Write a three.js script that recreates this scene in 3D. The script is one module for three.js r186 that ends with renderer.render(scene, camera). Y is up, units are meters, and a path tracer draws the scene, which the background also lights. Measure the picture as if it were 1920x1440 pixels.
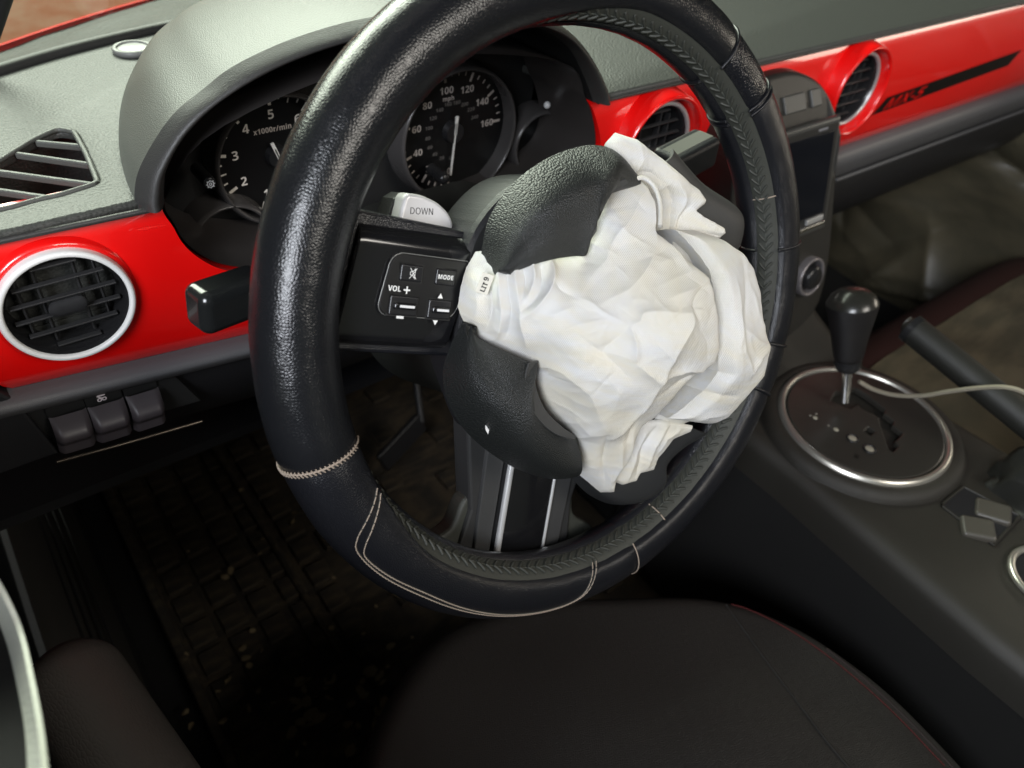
import * as THREE from 'three';
import { RoundedBoxGeometry } from 'three/addons/geometries/RoundedBoxGeometry.js';
import { mergeGeometries, mergeVertices, toCreasedNormals } from 'three/addons/utils/BufferGeometryUtils.js';
import { RectAreaLightUniformsLib } from 'three/addons/lights/RectAreaLightUniformsLib.js';
import { createNoise3D } from 'simplex-noise';
import { Brush, Evaluator, SUBTRACTION } from 'three-bvh-csg';

const V = (x, y, z) => new THREE.Vector3(x, y, z), PI = Math.PI, rad = (d) => d * PI / 180;
const scene = new THREE.Scene();
scene.background = new THREE.Color().setRGB(0.012, 0.012, 0.011);
RectAreaLightUniformsLib.init();

// ---------- camera (the wheel hub is the origin of all measures below, H above the cabin floor) ----------
const H = 0.5;
const EYE = V(-0.2675, 0.2635, 0.2596), FPX = 1449.6, YAW = rad(40.28), PITCH = rad(-41.255), ROLL = rad(5.542);
const FW = V(Math.sin(YAW) * Math.cos(PITCH), Math.sin(PITCH), -Math.cos(YAW) * Math.cos(PITCH));
const R0 = V(Math.cos(YAW), 0, Math.sin(YAW)), U0 = R0.clone().cross(FW);
const RT = R0.clone().multiplyScalar(Math.cos(ROLL)).addScaledVector(U0, Math.sin(ROLL));
const UP = U0.clone().multiplyScalar(Math.cos(ROLL)).addScaledVector(R0, -Math.sin(ROLL));
const camera = new THREE.PerspectiveCamera(2 * Math.atan(720 / FPX) * 180 / PI, 4 / 3, 0.02, 60);
camera.position.copy(EYE).add(V(0, H, 0));
camera.quaternion.setFromRotationMatrix(new THREE.Matrix4().makeBasis(RT, UP, FW.clone().negate()));
camera.focus = 0.44;
camera.userData.fStop = 7.5;

const renderer = new THREE.WebGLRenderer({ antialias: true });
renderer.toneMapping = THREE.LinearToneMapping;
renderer.toneMappingExposure = 1.0;
renderer.shadowMap.enabled = true;

// ---------- unseen lamp panels outside the car ----------
function lamp(label, pos, target, w, h, color, power) {
  const g = new THREE.Group();
  g.name = numbered('lamp_panel'); g.userData = { label, category: 'lamp', group: 'lamps standing round the car' };
  g.position.copy(pos).add(V(0, H, 0));
  g.lookAt(target.x, target.y + H, target.z);
  scene.add(g);
  const body = new THREE.Mesh(new THREE.BoxGeometry(w + 0.06, h + 0.06, 0.05), new THREE.MeshStandardMaterial({ color: 0x777777, roughness: 0.6 }));
  body.name = 'housing'; body.position.z = -0.03; g.add(body);
  const face = new THREE.Mesh(new THREE.PlaneGeometry(w, h), new THREE.MeshStandardMaterial({ color: 0xffffff, emissive: new THREE.Color(color), emissiveIntensity: 0.6 }));
  face.name = 'diffuser'; face.position.z = -0.001; g.add(face);
  const l = new THREE.RectAreaLight(new THREE.Color(color), power, w, h);
  l.name = 'lamp_light'; l.rotation.y = PI; l.position.z = 0.012; g.add(l);
}
const counts = {};
function numbered(n) { const k = counts[n] = (counts[n] ?? -1) + 1; return k ? n + '_' + String(k).padStart(3, '0') : n; }
lamp('wide pale green lamp panel ahead of the windscreen', V(0.1, 1.35, -1.9), V(0.1, 0, -0.2), 2.2, 1.0, '#f2f8e8', 18);
lamp('long white lamp panel above and behind the seats', V(0.45, 1.0, 1.45), V(0, 0, 0), 0.8, 0.5, '#fbf4ea', 11);
lamp('cool white lamp panel outside the driver window', V(-1.05, 0.72, 0.72), V(0, 0, 0), 0.5, 0.6, '#f1f6ff', 23);
lamp('small warm lamp panel added outside the passenger window', V(1.75, 0.3, 0.5), V(0.5, 0, -0.15), 0.5, 0.25, '#fff1dc', 6);  // added for glints in the red trim and light on the passenger side

// ---------- helpers ----------
let seed = 7;
const rnd = () => (seed = (seed * 16807) % 2147483647) / 2147483647;
const noise = createNoise3D(rnd);
const ray = (px, py) => FW.clone().addScaledVector(RT, (px - 960) / FPX).addScaledVector(UP, -(py - 720) / FPX);
function hit(px, py, p, n) { const d = ray(px, py); return EYE.clone().addScaledVector(d, p.clone().sub(EYE).dot(n) / d.dot(n)); }
const onX = (px, py, x) => hit(px, py, V(x, 0, 0), V(1, 0, 0)), onY = (px, py, y) => hit(px, py, V(0, y, 0), V(0, 1, 0)), onZ = (px, py, z) => hit(px, py, V(0, 0, z), V(0, 0, 1));

function mesh(name, geo, mat, parent) {
  const m = new THREE.Mesh(geo, mat);
  m.name = name; m.castShadow = m.receiveShadow = true;
  parent.add(m);
  return m;
}
function thing(name, label, category, group, pos = V(0, 0, 0)) {
  const g = new THREE.Group();
  g.name = numbered(name); g.userData = { label, category };
  if (group) g.userData.group = group;
  g.position.copy(pos).add(V(0, H, 0));
  scene.add(g);
  return g;
}
function part(name, parent, pos) { const g = new THREE.Group(); g.name = name; if (pos) g.position.copy(pos); parent.add(g); return g; }
function structure(name, geo, mat, label) {
  const m = mesh(numbered(name), geo, mat, scene);
  m.position.y += H; m.userData = { kind: 'structure', label };
  return m;
}
// uv in metres from the dominant axis of each face
function metreUV(geo, turn = 0) {
  const g = geo.index ? geo.toNonIndexed() : geo, p = g.attributes.position, n = p.count, uv = new Float32Array(n * 2);
  const a = V(), b = V(), c = V(), N = V();
  for (let i = 0; i < n; i += 3) {
    a.fromBufferAttribute(p, i); b.fromBufferAttribute(p, i + 1); c.fromBufferAttribute(p, i + 2);
    N.copy(b).sub(a).cross(c.clone().sub(a));
    const x = Math.abs(N.x), y = Math.abs(N.y), z = Math.abs(N.z);
    [a, b, c].forEach((q, k) => {
      let s = x > y && x > z ? [q.z, q.y] : y > z ? [q.x, q.z] : [q.x, q.y];
      if (turn) s = [s[0] * Math.cos(turn) - s[1] * Math.sin(turn), s[0] * Math.sin(turn) + s[1] * Math.cos(turn)];
      uv[(i + k) * 2] = s[0]; uv[(i + k) * 2 + 1] = s[1];
    });
  }
  g.setAttribute('uv', new THREE.BufferAttribute(uv, 2));
  return g;
}
// a grid surface from a function, with uv from a second function (metres)
function grid(nu, nv, fn, uvf) {
  const pos = [], uv = [], idx = [];
  for (let j = 0; j <= nv; j++) for (let i = 0; i <= nu; i++) {
    const q = fn(i / nu, j / nv); pos.push(q.x, q.y, q.z);
    const t = uvf ? uvf(i / nu, j / nv, q) : [q.x, q.z]; uv.push(t[0], t[1]);
  }
  for (let j = 0; j < nv; j++) for (let i = 0; i < nu; i++) { const a = j * (nu + 1) + i, b = a + 1, c = a + nu + 1, d = c + 1; idx.push(a, b, d, a, d, c); }
  const g = new THREE.BufferGeometry();
  g.setAttribute('position', new THREE.Float32BufferAttribute(pos, 3));
  g.setAttribute('uv', new THREE.Float32BufferAttribute(uv, 2));
  g.setIndex(idx); g.computeVertexNormals();
  return g;
}
// the same with a back face and closed edges
function sheet(nu, nv, fn, thick, uvf) {
  const f = grid(nu, nv, fn, uvf), p = f.attributes.position, n = f.attributes.normal, at = (i) => V().fromBufferAttribute(p, i), nn = (i) => V().fromBufferAttribute(n, i);
  const back = (i) => at(i).addScaledVector(nn(i), -thick);
  const bk = grid(nu, nv, (s, t) => back(Math.round(t * nv) * (nu + 1) + Math.round((1 - s) * nu)), uvf);
  const loop = [];
  for (let i = 0; i < nu; i++) loop.push(i);
  for (let j = 0; j < nv; j++) loop.push(j * (nu + 1) + nu);
  for (let i = nu; i > 0; i--) loop.push(nv * (nu + 1) + i);
  for (let j = nv; j > 0; j--) loop.push(j * (nu + 1));
  loop.push(0);
  const L = loop.length - 1;
  const edge = grid(L, 1, (s, t) => { const i = loop[Math.round(s * L)]; return t ? at(i) : back(i); }, (s, t) => [s * 0.4, t * thick]);
  return mergeGeometries([f, bk, edge]);
}
const curve = (pts, closed = false, type = 'catmullrom') => new THREE.CatmullRomCurve3(pts, closed, type, 0.5);
function tube(pts, r, n = 40, seg = 8, closed = false) {
  const c = curve(pts, closed), g = new THREE.TubeGeometry(c, n, r, seg, closed);
  const len = c.getLength(), uv = g.attributes.uv;
  for (let i = 0; i < uv.count; i++) uv.setXY(i, uv.getX(i) * len, uv.getY(i) * r * 2 * PI);
  if (closed) return g;
  const caps = [0, 1].map((t) => { const s = new THREE.SphereGeometry(r, seg, 6), q = c.getPoint(t); s.translate(q.x, q.y, q.z); return s; });
  return mergeGeometries([g, ...caps]);
}
const rbox = (w, h, d, r = 0.002, s = 3) => metreUV(new RoundedBoxGeometry(w, h, d, s, r));
const box = (w, h, d, x = 0, y = 0, z = 0) => { const g = metreUV(new THREE.BoxGeometry(w, h, d)); g.translate(x, y, z); return g; };
function extrude(pts, depth, bevel = 0.001, holes = [], seg = 2) {
  const s = new THREE.Shape(pts.map(([x, y]) => new THREE.Vector2(x, y)));
  for (const h of holes) s.holes.push(new THREE.Path(h.map(([x, y]) => new THREE.Vector2(x, y))));
  return new THREE.ExtrudeGeometry(s, { depth, bevelEnabled: bevel > 0, bevelSize: bevel, bevelThickness: bevel, bevelOffset: -bevel, bevelSegments: seg, curveSegments: 12 });
}
function roundedPoly(pts, r, n = 6) {
  const out = [];
  pts.forEach((p, i) => {
    const a = pts[(i + pts.length - 1) % pts.length], b = pts[(i + 1) % pts.length], P = new THREE.Vector2(...p);
    const da = new THREE.Vector2(...a).sub(P), db = new THREE.Vector2(...b).sub(P), rr = Math.min(r, da.length() * 0.45, db.length() * 0.45);
    const A = P.clone().addScaledVector(da.normalize(), rr), B = P.clone().addScaledVector(db.normalize(), rr);
    for (let k = 0; k <= n; k++) { const t = k / n; out.push([(1 - t) ** 2 * A.x + 2 * t * (1 - t) * P.x + t * t * B.x, (1 - t) ** 2 * A.y + 2 * t * (1 - t) * P.y + t * t * B.y]); }
  });
  return out;
}
const ring = (cx, cy, rx, ry, n = 48, a0 = 0) => Array.from({ length: n }, (_, i) => [cx + rx * Math.cos(a0 + i / n * 2 * PI), cy + ry * Math.sin(a0 + i / n * 2 * PI)]);
const lathe = (pts, n = 48) => new THREE.LatheGeometry(pts.map(([x, y]) => new THREE.Vector2(x, y)), n);

// ---------- computed textures ----------
function field(size, f) {
  const d = new Uint8Array(size * size * 4);
  for (let y = 0; y < size; y++) for (let x = 0; x < size; x++) {
    const c = f(x / size, y / size), k = (y * size + x) * 4;
    if (Array.isArray(c)) { d[k] = c[0]; d[k + 1] = c[1]; d[k + 2] = c[2]; } else d[k] = d[k + 1] = d[k + 2] = Math.max(0, Math.min(255, c * 255));
    d[k + 3] = 255;
  }
  const t = new THREE.DataTexture(d, size, size);
  t.wrapS = t.wrapT = THREE.RepeatWrapping; t.magFilter = THREE.LinearFilter; t.minFilter = THREE.LinearMipmapLinearFilter; t.generateMipmaps = true; t.needsUpdate = true;
  return t;
}
const wrapNoise = (u, v, k, s = 0) => noise(Math.cos(u * 2 * PI) * k / 6.283, Math.sin(u * 2 * PI) * k / 6.283 + s, Math.cos(v * 2 * PI) * k / 6.283 + 3.7 * Math.sin(v * 2 * PI) * k / 6.283);
function cells(N, jitter, fn, size = 256) {
  const pts = Array.from({ length: N * N }, () => [0.5 + (rnd() - 0.5) * jitter, 0.5 + (rnd() - 0.5) * jitter, rnd()]);
  return field(size, (u, v) => {
    const x = u * N, y = v * N, ix = Math.floor(x), iy = Math.floor(y);
    let f1 = 9, f2 = 9, id = 0;
    for (let j = -1; j <= 1; j++) for (let i = -1; i <= 1; i++) {
      const p = pts[((iy + j + N) % N) * N + (ix + i + N) % N], d = Math.hypot(ix + i + p[0] - x, iy + j + p[1] - y);
      if (d < f1) { f2 = f1; f1 = d; id = p[2]; } else if (d < f2) f2 = d;
    }
    return fn(f1, f2, id, u, v);
  });
}
const rep = (t, metres) => { const c = t.clone(); c.repeat.set(1 / metres, 1 / metres); c.needsUpdate = true; return c; };
const pebble = cells(20, 0.95, (a, b, id) => Math.min(1, Math.sqrt(Math.min(1, (b - a) * 1.6))) * (0.75 + 0.25 * id));
const stipple = cells(26, 0.8, (a, b, id) => Math.max(0, 1 - a * 1.25) * (0.6 + 0.4 * id));
const mottle = field(256, (u, v) => 0.5 + 0.28 * wrapNoise(u, v, 5) + 0.14 * wrapNoise(u, v, 13, 4) + 0.08 * wrapNoise(u, v, 31, 9));
const twill = field(128, (u, v) => 0.5 + 0.42 * Math.sin((u * 8 + v * 8) * 2 * PI) + 0.08 * Math.sin((u * 16 - v * 16) * 2 * PI));
const tint = (lo, hi, k = 5, s = 0) => { const t = field(256, (u, v) => { const w = Math.max(0, Math.min(1, 0.5 + 0.55 * wrapNoise(u, v, k, s) + 0.25 * wrapNoise(u, v, k * 3.1, s + 5) + 0.12 * wrapNoise(u, v, k * 9, s + 8))); return lo.map((l, i) => l + (hi[i] - l) * w); }); t.colorSpace = THREE.SRGBColorSpace; return t; };

const lin = (r, g, b) => new THREE.Color().setRGB(r, g, b);
const std = (o) => new THREE.MeshStandardMaterial(o), phy = (o) => new THREE.MeshPhysicalMaterial(o);
const M = {
  dash: std({ color: lin(0.046, 0.048, 0.044), roughness: 0.5, bumpMap: rep(stipple, 0.052), bumpScale: 0.0003, roughnessMap: null }),
  hood: std({ color: lin(0.082, 0.085, 0.077), roughness: 0.46, bumpMap: rep(stipple, 0.03), bumpScale: 0.00015 }),
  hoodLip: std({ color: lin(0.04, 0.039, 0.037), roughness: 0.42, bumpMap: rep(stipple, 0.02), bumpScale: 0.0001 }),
  red: phy({ color: lin(0.9, 0.0035, 0.003), roughness: 0.35, clearcoat: 1, clearcoatRoughness: 0.04 }),
  strip: std({ color: lin(0.1, 0.1, 0.105), roughness: 0.5, bumpMap: rep(stipple, 0.02), bumpScale: 0.0001 }),
  black: std({ color: lin(0.012, 0.012, 0.012), roughness: 0.55 }),
  darkPlastic: std({ color: lin(0.013, 0.013, 0.0145), roughness: 0.45, bumpMap: rep(stipple, 0.02), bumpScale: 0.00012 }),
  leather: std({ color: lin(0.009, 0.0095, 0.011), roughness: 0.24, bumpMap: rep(pebble, 0.027), bumpScale: 0.0001 }),
  smoothLeather: std({ color: lin(0.009, 0.0095, 0.012), roughness: 0.3, bumpMap: rep(pebble, 0.022), bumpScale: 0.00012 }),
  innerLeather: std({ color: lin(0.036, 0.038, 0.031), roughness: 0.55, bumpMap: rep(pebble, 0.02), bumpScale: 0.0001 }),
  piano: phy({ color: lin(0.008, 0.008, 0.009), roughness: 0.16, clearcoat: 0.6, clearcoatRoughness: 0.05 }),
  button: std({ color: lin(0.016, 0.016, 0.017), roughness: 0.26 }),
  slat: std({ color: lin(0.03, 0.03, 0.031), roughness: 0.3 }),
  silver: std({ color: lin(0.62, 0.62, 0.62), roughness: 0.34, metalness: 0.6 }),
  chrome: std({ color: lin(0.75, 0.75, 0.75), roughness: 0.2, metalness: 1 }),
  satin: std({ color: lin(0.6, 0.58, 0.52), roughness: 0.3, metalness: 0.85 }),
  thread: std({ color: lin(0.36, 0.29, 0.23), roughness: 0.8 }),
  darkThread: std({ color: lin(0.06, 0.065, 0.055), roughness: 0.6 }),
  redThread: std({ color: lin(0.1, 0.01, 0.01), roughness: 0.8 }),
  flap: std({ color: lin(0.014, 0.0155, 0.015), roughness: 0.42, bumpMap: rep(stipple, 0.022), bumpScale: 0.0004 }),
  flapEdge: std({ color: lin(0.04, 0.04, 0.039), roughness: 0.6 }),
  bag: phy({ color: lin(0.83, 0.83, 0.84), map: rep(tint([241, 235, 218], [240, 240, 237], 4), 0.19), roughness: 0.85, bumpMap: rep(twill, 0.0105), bumpScale: 0.0003, sheen: 0.2, sheenColor: lin(1, 1, 1), sheenRoughness: 0.5 }),
  paper: std({ color: lin(0.7, 0.68, 0.6), roughness: 0.8 }),
  white: std({ color: lin(0.75, 0.75, 0.75), roughness: 0.6 }),
  console: std({ color: lin(0.022, 0.02, 0.016), roughness: 0.5, bumpMap: rep(stipple, 0.02), bumpScale: 0.0001 }),
  seat: std({ side: THREE.DoubleSide, color: lin(0.02, 0.018, 0.016), roughness: 0.46, bumpMap: rep(pebble, 0.03), bumpScale: 0.00025 }),
  rubber: std({ color: 0xffffff, map: rep(tint([66, 56, 42], [34, 30, 24], 6, 2), 0.25), roughness: 0.8 }),
  carpet: std({ color: lin(0.008, 0.0075, 0.007), roughness: 0.95, bumpMap: rep(stipple, 0.01), bumpScale: 0.0006 }),
  olive: std({ color: 0xffffff, map: rep(tint([98, 90, 70], [74, 70, 54], 5, 6), 0.55), roughness: 0.9 }),
  sheeting: std({ color: 0xffffff, map: rep(tint([88, 82, 66], [74, 70, 57], 5, 6), 0.55), roughness: 0.4 }),
  brownBand: std({ color: lin(0.035, 0.012, 0.009), roughness: 0.7 }),
  screen: phy({ color: lin(0.006, 0.007, 0.011), roughness: 0.1, specularIntensity: 0.5 }),
};
for (const m of Object.values(M)) m.name = Object.keys(M).find((k) => M[k] === m);

// lettering: a flat print on a thin plate
function print(w, h, px, draw, { bg = null, rough = 0.5, color } = {}) {
  const c = document.createElement('canvas');
  c.width = px; c.height = Math.round(px * h / w);
  const x = c.getContext('2d');
  if (bg) { x.fillStyle = bg; x.fillRect(0, 0, c.width, c.height); }
  draw(x, c.width, c.height);
  const t = new THREE.CanvasTexture(c);
  t.colorSpace = THREE.SRGBColorSpace;
  return std({ map: t, roughness: rough, transparent: !bg, alphaTest: bg ? 0 : 0.4, side: THREE.DoubleSide });
}
function text(x, s, cx, cy, size, color, font = 'sans-serif', weight = '', turn = 0) {
  x.save(); x.translate(cx, cy); x.rotate(turn); x.fillStyle = color; x.font = `${weight} ${size}px ${font}`; x.textAlign = 'center'; x.textBaseline = 'middle'; x.fillText(s, 0, 0); x.restore();
}

// =====================================================================================================
// the setting: cabin floor, wall beyond the windscreen
// =====================================================================================================
structure('floor', box(1.5, 0.02, 1.5, 0.34, -0.53, -0.05), M.carpet, 'black carpeted cabin floor');
structure('wall', box(4, 1.5, 0.1, 0.2, -0.62, -1.62), std({ color: 0xffffff, map: rep(tint([250, 224, 178], [236, 178, 128], 7, 12), 0.8), roughness: 0.8 }), 'low tan wall seen through the windscreen');

// =====================================================================================================
// dashboard
// =====================================================================================================
const ZD = -0.152, TOP = 0.05;
const hoodOut = curve([[-0.194, 0.046], [-0.193, 0.054], [-0.188, 0.066], [-0.176, 0.081], [-0.163, 0.093], [-0.147, 0.102], [-0.132, 0.11], [-0.11, 0.117], [-0.086, 0.122], [-0.055, 0.1255], [-0.01, 0.126], [0.035, 0.122], [0.074, 0.113], [0.098, 0.102], [0.12, 0.085], [0.14, 0.061], [0.147, 0.046]].map(([x, y]) => V(x, y, 0)));
const hoodIn = curve([[-0.179, 0.046], [-0.178, 0.052], [-0.173, 0.066], [-0.16, 0.082], [-0.137, 0.097], [-0.112, 0.106], [-0.08, 0.113], [-0.04, 0.117], [0.0, 0.117], [0.04, 0.114], [0.07, 0.107], [0.099, 0.092], [0.117, 0.072], [0.13, 0.052], [0.133, 0.046]].map(([x, y]) => V(x, y, 0)));
const opening = [[-0.178, 0.048], [-0.1775, 0.028], [-0.173, 0.014], [-0.163, 0.001], [-0.152, -0.007], [-0.138, -0.013], [-0.11, -0.022], [-0.06, -0.032], [0.0, -0.036], [0.06, -0.034], [0.11, -0.026], [0.138, -0.014], [0.147, 0.006], [0.141, 0.029], [0.13, 0.048]];

const glassFoot = (x) => -0.447 + 0.069 * Math.min(1.6, Math.abs((x - 0.345) / 0.56) ** 4);
const dash = thing('dashboard', 'black and glossy red car dashboard with an arched instrument hood', 'dashboard');
{
  // padded top
  const cx = -0.024;
  const ventPts = [[0, 300], [60, 262], [108, 241], [138, 246], [160, 285], [184, 343], [110, 366], [78, 372], [8, 392], [-50, 400], [-60, 330]].map(([x, y]) => onY(x, y, TOP));
  const poly2 = roundedPoly(ventPts.map((q) => [q.x, -q.z]), 0.006);
  const slotMid = curve([onY(362, 56, TOP), onY(420, 36, TOP), onY(520, 13, TOP), onY(640, -2, TOP), V(0.3, TOP, -0.428)]).getPoints(30);
  const slotHole = [...slotMid.map((q, i) => [q.x, -q.z - 0.0045 * Math.min(1, i / 4 + 0.3)]), ...slotMid.slice().reverse().map((q, i) => [q.x, -q.z + 0.0045 * Math.min(1, (30 - i) / 4 + 0.3)])];
  const notch = Array.from({ length: 49 }, (_, i) => { const a = PI - i / 48 * PI; return [cx + 0.164 * Math.cos(a) * (1 - 0.15 * Math.sin(a)), -ZD + 0.247 * Math.sin(a)]; });
  const pad = metreUV(extrude([[-0.36, 0.1505], [cx - 0.166, 0.1505], ...notch, [cx + 0.166, 0.1505], [1.24, 0.1505], ...Array.from({ length: 33 }, (_, i) => { const x = 1.05 - i / 32 * 1.41; return [x, -glassFoot(x) - 0.003]; })], 0.001, 0.003, [poly2, slotHole], 4));
  pad.rotateX(-PI / 2); pad.translate(0, TOP - 0.004, 0);
  mesh('top_pad', toCreasedNormals(pad, 0.9), M.dash, dash);
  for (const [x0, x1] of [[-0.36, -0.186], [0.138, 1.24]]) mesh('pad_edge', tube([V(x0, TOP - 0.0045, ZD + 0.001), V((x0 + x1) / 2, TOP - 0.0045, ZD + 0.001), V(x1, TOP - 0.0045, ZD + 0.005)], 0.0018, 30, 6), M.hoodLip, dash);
  // arched hood over the instruments
  const hood = mesh('instrument_hood', grid(90, 44, (s, t) => {
    const a = hoodOut.getPoint(s), q = Math.sin(t * PI / 2), k = Math.sqrt(Math.max(0, 1 - q * q)), ky = Math.pow(Math.max(0, 1 - q * q), 0.62);
    return V(cx + (a.x - cx) * k * (1 - 0.13 * q), 0.046 + (a.y - 0.046) * ky, ZD - 0.256 * q);
  }, (s, t) => [s * 0.42, t * 0.3]), M.hood, dash);
  // rolled lip between outer and inner arch
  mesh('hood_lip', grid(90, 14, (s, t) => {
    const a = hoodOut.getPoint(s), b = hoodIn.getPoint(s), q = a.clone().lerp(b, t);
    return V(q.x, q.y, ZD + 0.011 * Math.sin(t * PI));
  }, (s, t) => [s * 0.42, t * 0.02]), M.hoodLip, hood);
  mesh('hood_lining', grid(90, 6, (s, t) => { const b = hoodIn.getPoint(s); return V(b.x * (1 - 0.04 * t), b.y, ZD - 0.075 * t); }, (s, t) => [s * 0.4, t * 0.08]), M.black, hood);
  // slot for demisting the windscreen
mesh('demister_duct', box(0.62, 0.004, 0.09, 0.14, TOP - 0.045, -0.405), M.dash, dash);
  // round sensor cap
  const cap = part('sensor_cap', dash, onY(251, 97, TOP));
  mesh('cap_ring', lathe([[0.010, 0.0], [0.0145, 0.0], [0.0145, 0.003], [0.0135, 0.0042], [0.0112, 0.0042], [0.011, 0.0028]]), std({ color: lin(0.2, 0.2, 0.19), roughness: 0.4 }), cap);
  mesh('cap_disc', lathe([[0, 0.0042], [0.008, 0.0038], [0.0108, 0.0028]]), std({ color: lin(0.4, 0.4, 0.39), roughness: 0.35 }), cap);

  // red trim: bulged slab, openings cut out
  const ev = new Evaluator();
  const bottom = (x) => x < -0.1 ? -0.047 - (x + 0.29) * 0.115 : Math.max(-0.074, -0.069 - (x + 0.1) * 0.008);
  const slabGeo = new THREE.BoxGeometry(1, 1, 1, 160, 16, 1);
  {
    const p = slabGeo.attributes.position;
    for (let i = 0; i < p.count; i++) {
      const x = -0.34 + 1.5 * (p.getX(i) + 0.5), v = p.getY(i) + 0.5, yb = bottom(x), y = yb + (0.0465 - yb) * v;
      const bulge = 0.012 * (1 - (2 * v - 1) ** 2), lip = -0.003 * Math.max(0, Math.abs(2 * v - 1) - 0.9) * 10;
      p.setXYZ(i, x, y, p.getZ(i) > 0 ? ZD - 0.004 + bulge * 0.55 + lip : ZD - 0.035);
    }
    slabGeo.computeVertexNormals();
  }
  let slab = new Brush(slabGeo); slab.updateMatrixWorld();
  const cut = (geo) => { const b = new Brush(geo); b.updateMatrixWorld(); slab = ev.evaluate(slab, b, SUBTRACTION); slab.updateMatrixWorld(); };
  const through = (pts) => { const g = extrude([...pts], 0.12, 0); g.translate(0, 0, ZD - 0.07); return g; };
  cut(through(curve([...opening, [0.1, 0.08], [-0.03, 0.1], [-0.14, 0.08]].map(([x, y]) => V(x, y, 0)), true).getPoints(90).slice(0, -1).map((q) => [q.x, q.y])));
  cut(through(ring(-0.2415, 0.0015, 0.0335, 0.0335, 56)));
  cut(through(ring(0.207, -0.001, 0.0385, 0.0385, 56)));
  cut(through(ring(0.486, -0.001, 0.0385, 0.0385, 56)));
  cut(through([[-0.36, -0.1], [-0.27, -0.1], [-0.281, -0.05], [-0.288, -0.037], [-0.36, -0.012]]));
  ev.attributes = ['position', 'normal'];
  mesh('red_trim', slab.geometry, M.red, dash);
  mesh('corner_fill', metreUV(extrude([[-0.36, -0.1], [-0.274, -0.1], [-0.283, -0.051], [-0.290, -0.039], [-0.36, -0.014]], 0.02, 0.002)).translate(0, 0, ZD - 0.022), M.darkPlastic, dash);
  { const l = mesh('vent_lip', lathe([[0.0385, -0.003], [0.0372, 0.0002], [0.0358, 0.0014], [0.0345, 0.0014], [0.0336, 0.0]], 72), M.red, dash); l.rotation.x = PI / 2; l.position.set(-0.2415, 0.0015, ZD + 0.0015); }
  // red pods that carry the two middle vents
  for (const x of [0.207, 0.486]) {
    const pod = mesh('vent_pod', lathe([[0.047, -0.008], [0.0465, -0.002], [0.0455, 0.006], [0.0442, 0.013], [0.0432, 0.0155], [0.0418, 0.016], [0.0402, 0.014], [0.0378, 0.004], [0.0372, -0.02]], 72), M.red, dash);
    pod.rotation.x = PI / 2; pod.position.set(x, -0.001, ZD);
  }
  // grey strip under the red
  const stripGeo = grid(80, 8, (s, t) => {
    const x = -0.30 + 1.5 * s, t0 = t, hgt = 0.019 + 0.02 * Math.min(1, Math.max(0, (x + 0.1) / 0.5)), q = Math.max(0, (t0 - 0.125) / 0.875), y = bottom(x) - 0.0005 - hgt * q;
    return V(x, y, t0 === 0 ? ZD - 0.03 : ZD - 0.003 + 0.009 * Math.sin(Math.min(1, q * 3) * PI / 2) - 0.012 * q * q);
  }, (s, t) => [s * 1.5, t * 0.03]);
  mesh('lower_strip', stripGeo, M.strip, dash);
  // knee panel and glovebox
  mesh('knee_panel', grid(60, 20, (s, t) => { const x = -0.30 + 0.56 * s; return V(x, bottom(x) - 0.018 - 0.115 * t, ZD - 0.012 - 0.09 * t * t); }, (s, t) => [s * 0.56, t * 0.12]), M.darkPlastic, dash);
  const glove = mesh('glovebox_lid', grid(50, 20, (s, t) => { const x = 0.44 + 0.62 * s; return V(x, -0.112 - 0.13 * t, ZD - 0.004 + 0.014 * Math.sin(t * 2.2) - 0.10 * t * t); }, (s, t) => [s * 0.62, t * 0.15]), M.darkPlastic, dash);
  mesh('lid_seam', tube([V(0.53, -0.1125, ZD + 0.0), V(0.7, -0.112, ZD + 0.001), V(0.98, -0.112, ZD + 0.001)], 0.0022, 30, 6), M.strip, glove);
  mesh('underside', box(1.5, 0.01, 0.36, 0.4, -0.245, -0.44), M.darkPlastic, dash);
  mesh('bulkhead', box(1.5, 0.5, 0.02, 0.4, -0.27, -0.6), M.carpet, dash);

  // side demister vent: frame cut into the pad with slats
  const sv = part('side_demister', dash);
  mesh('well', mergeGeometries([box(0.13, 0.004, 0.112, -0.25, TOP - 0.07, -0.222), box(0.13, 0.068, 0.003, -0.25, TOP - 0.0365, -0.1685), box(0.13, 0.066, 0.003, -0.25, TOP - 0.037, -0.276), box(0.003, 0.066, 0.108, -0.19, TOP - 0.037, -0.22)]), M.dash, sv);
  mesh('vent_frame', tube(poly2.filter((_, i) => i % 2 === 0).map(([x, z]) => V(x, TOP - 0.0002, -z)), 0.0016, 160, 8, true), M.hood, sv);
  for (const [a, b] of [[[66, 262], [152, 270]], [[28, 284], [166, 304]], [[-30, 314], [182, 343]], [[-50, 346], [108, 369]]]) {
    const p = onY(...a, TOP), q = onY(...b, TOP), d = q.clone().sub(p);
    const sl = mesh('slat', rbox(d.length(), 0.004, 0.003, 0.0011, 2), M.hood, sv);
    sl.position.copy(p).lerp(q, 0.5).add(V(0, -0.0022, 0)); sl.rotation.y = Math.atan2(-d.z, d.x);
  }
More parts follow.
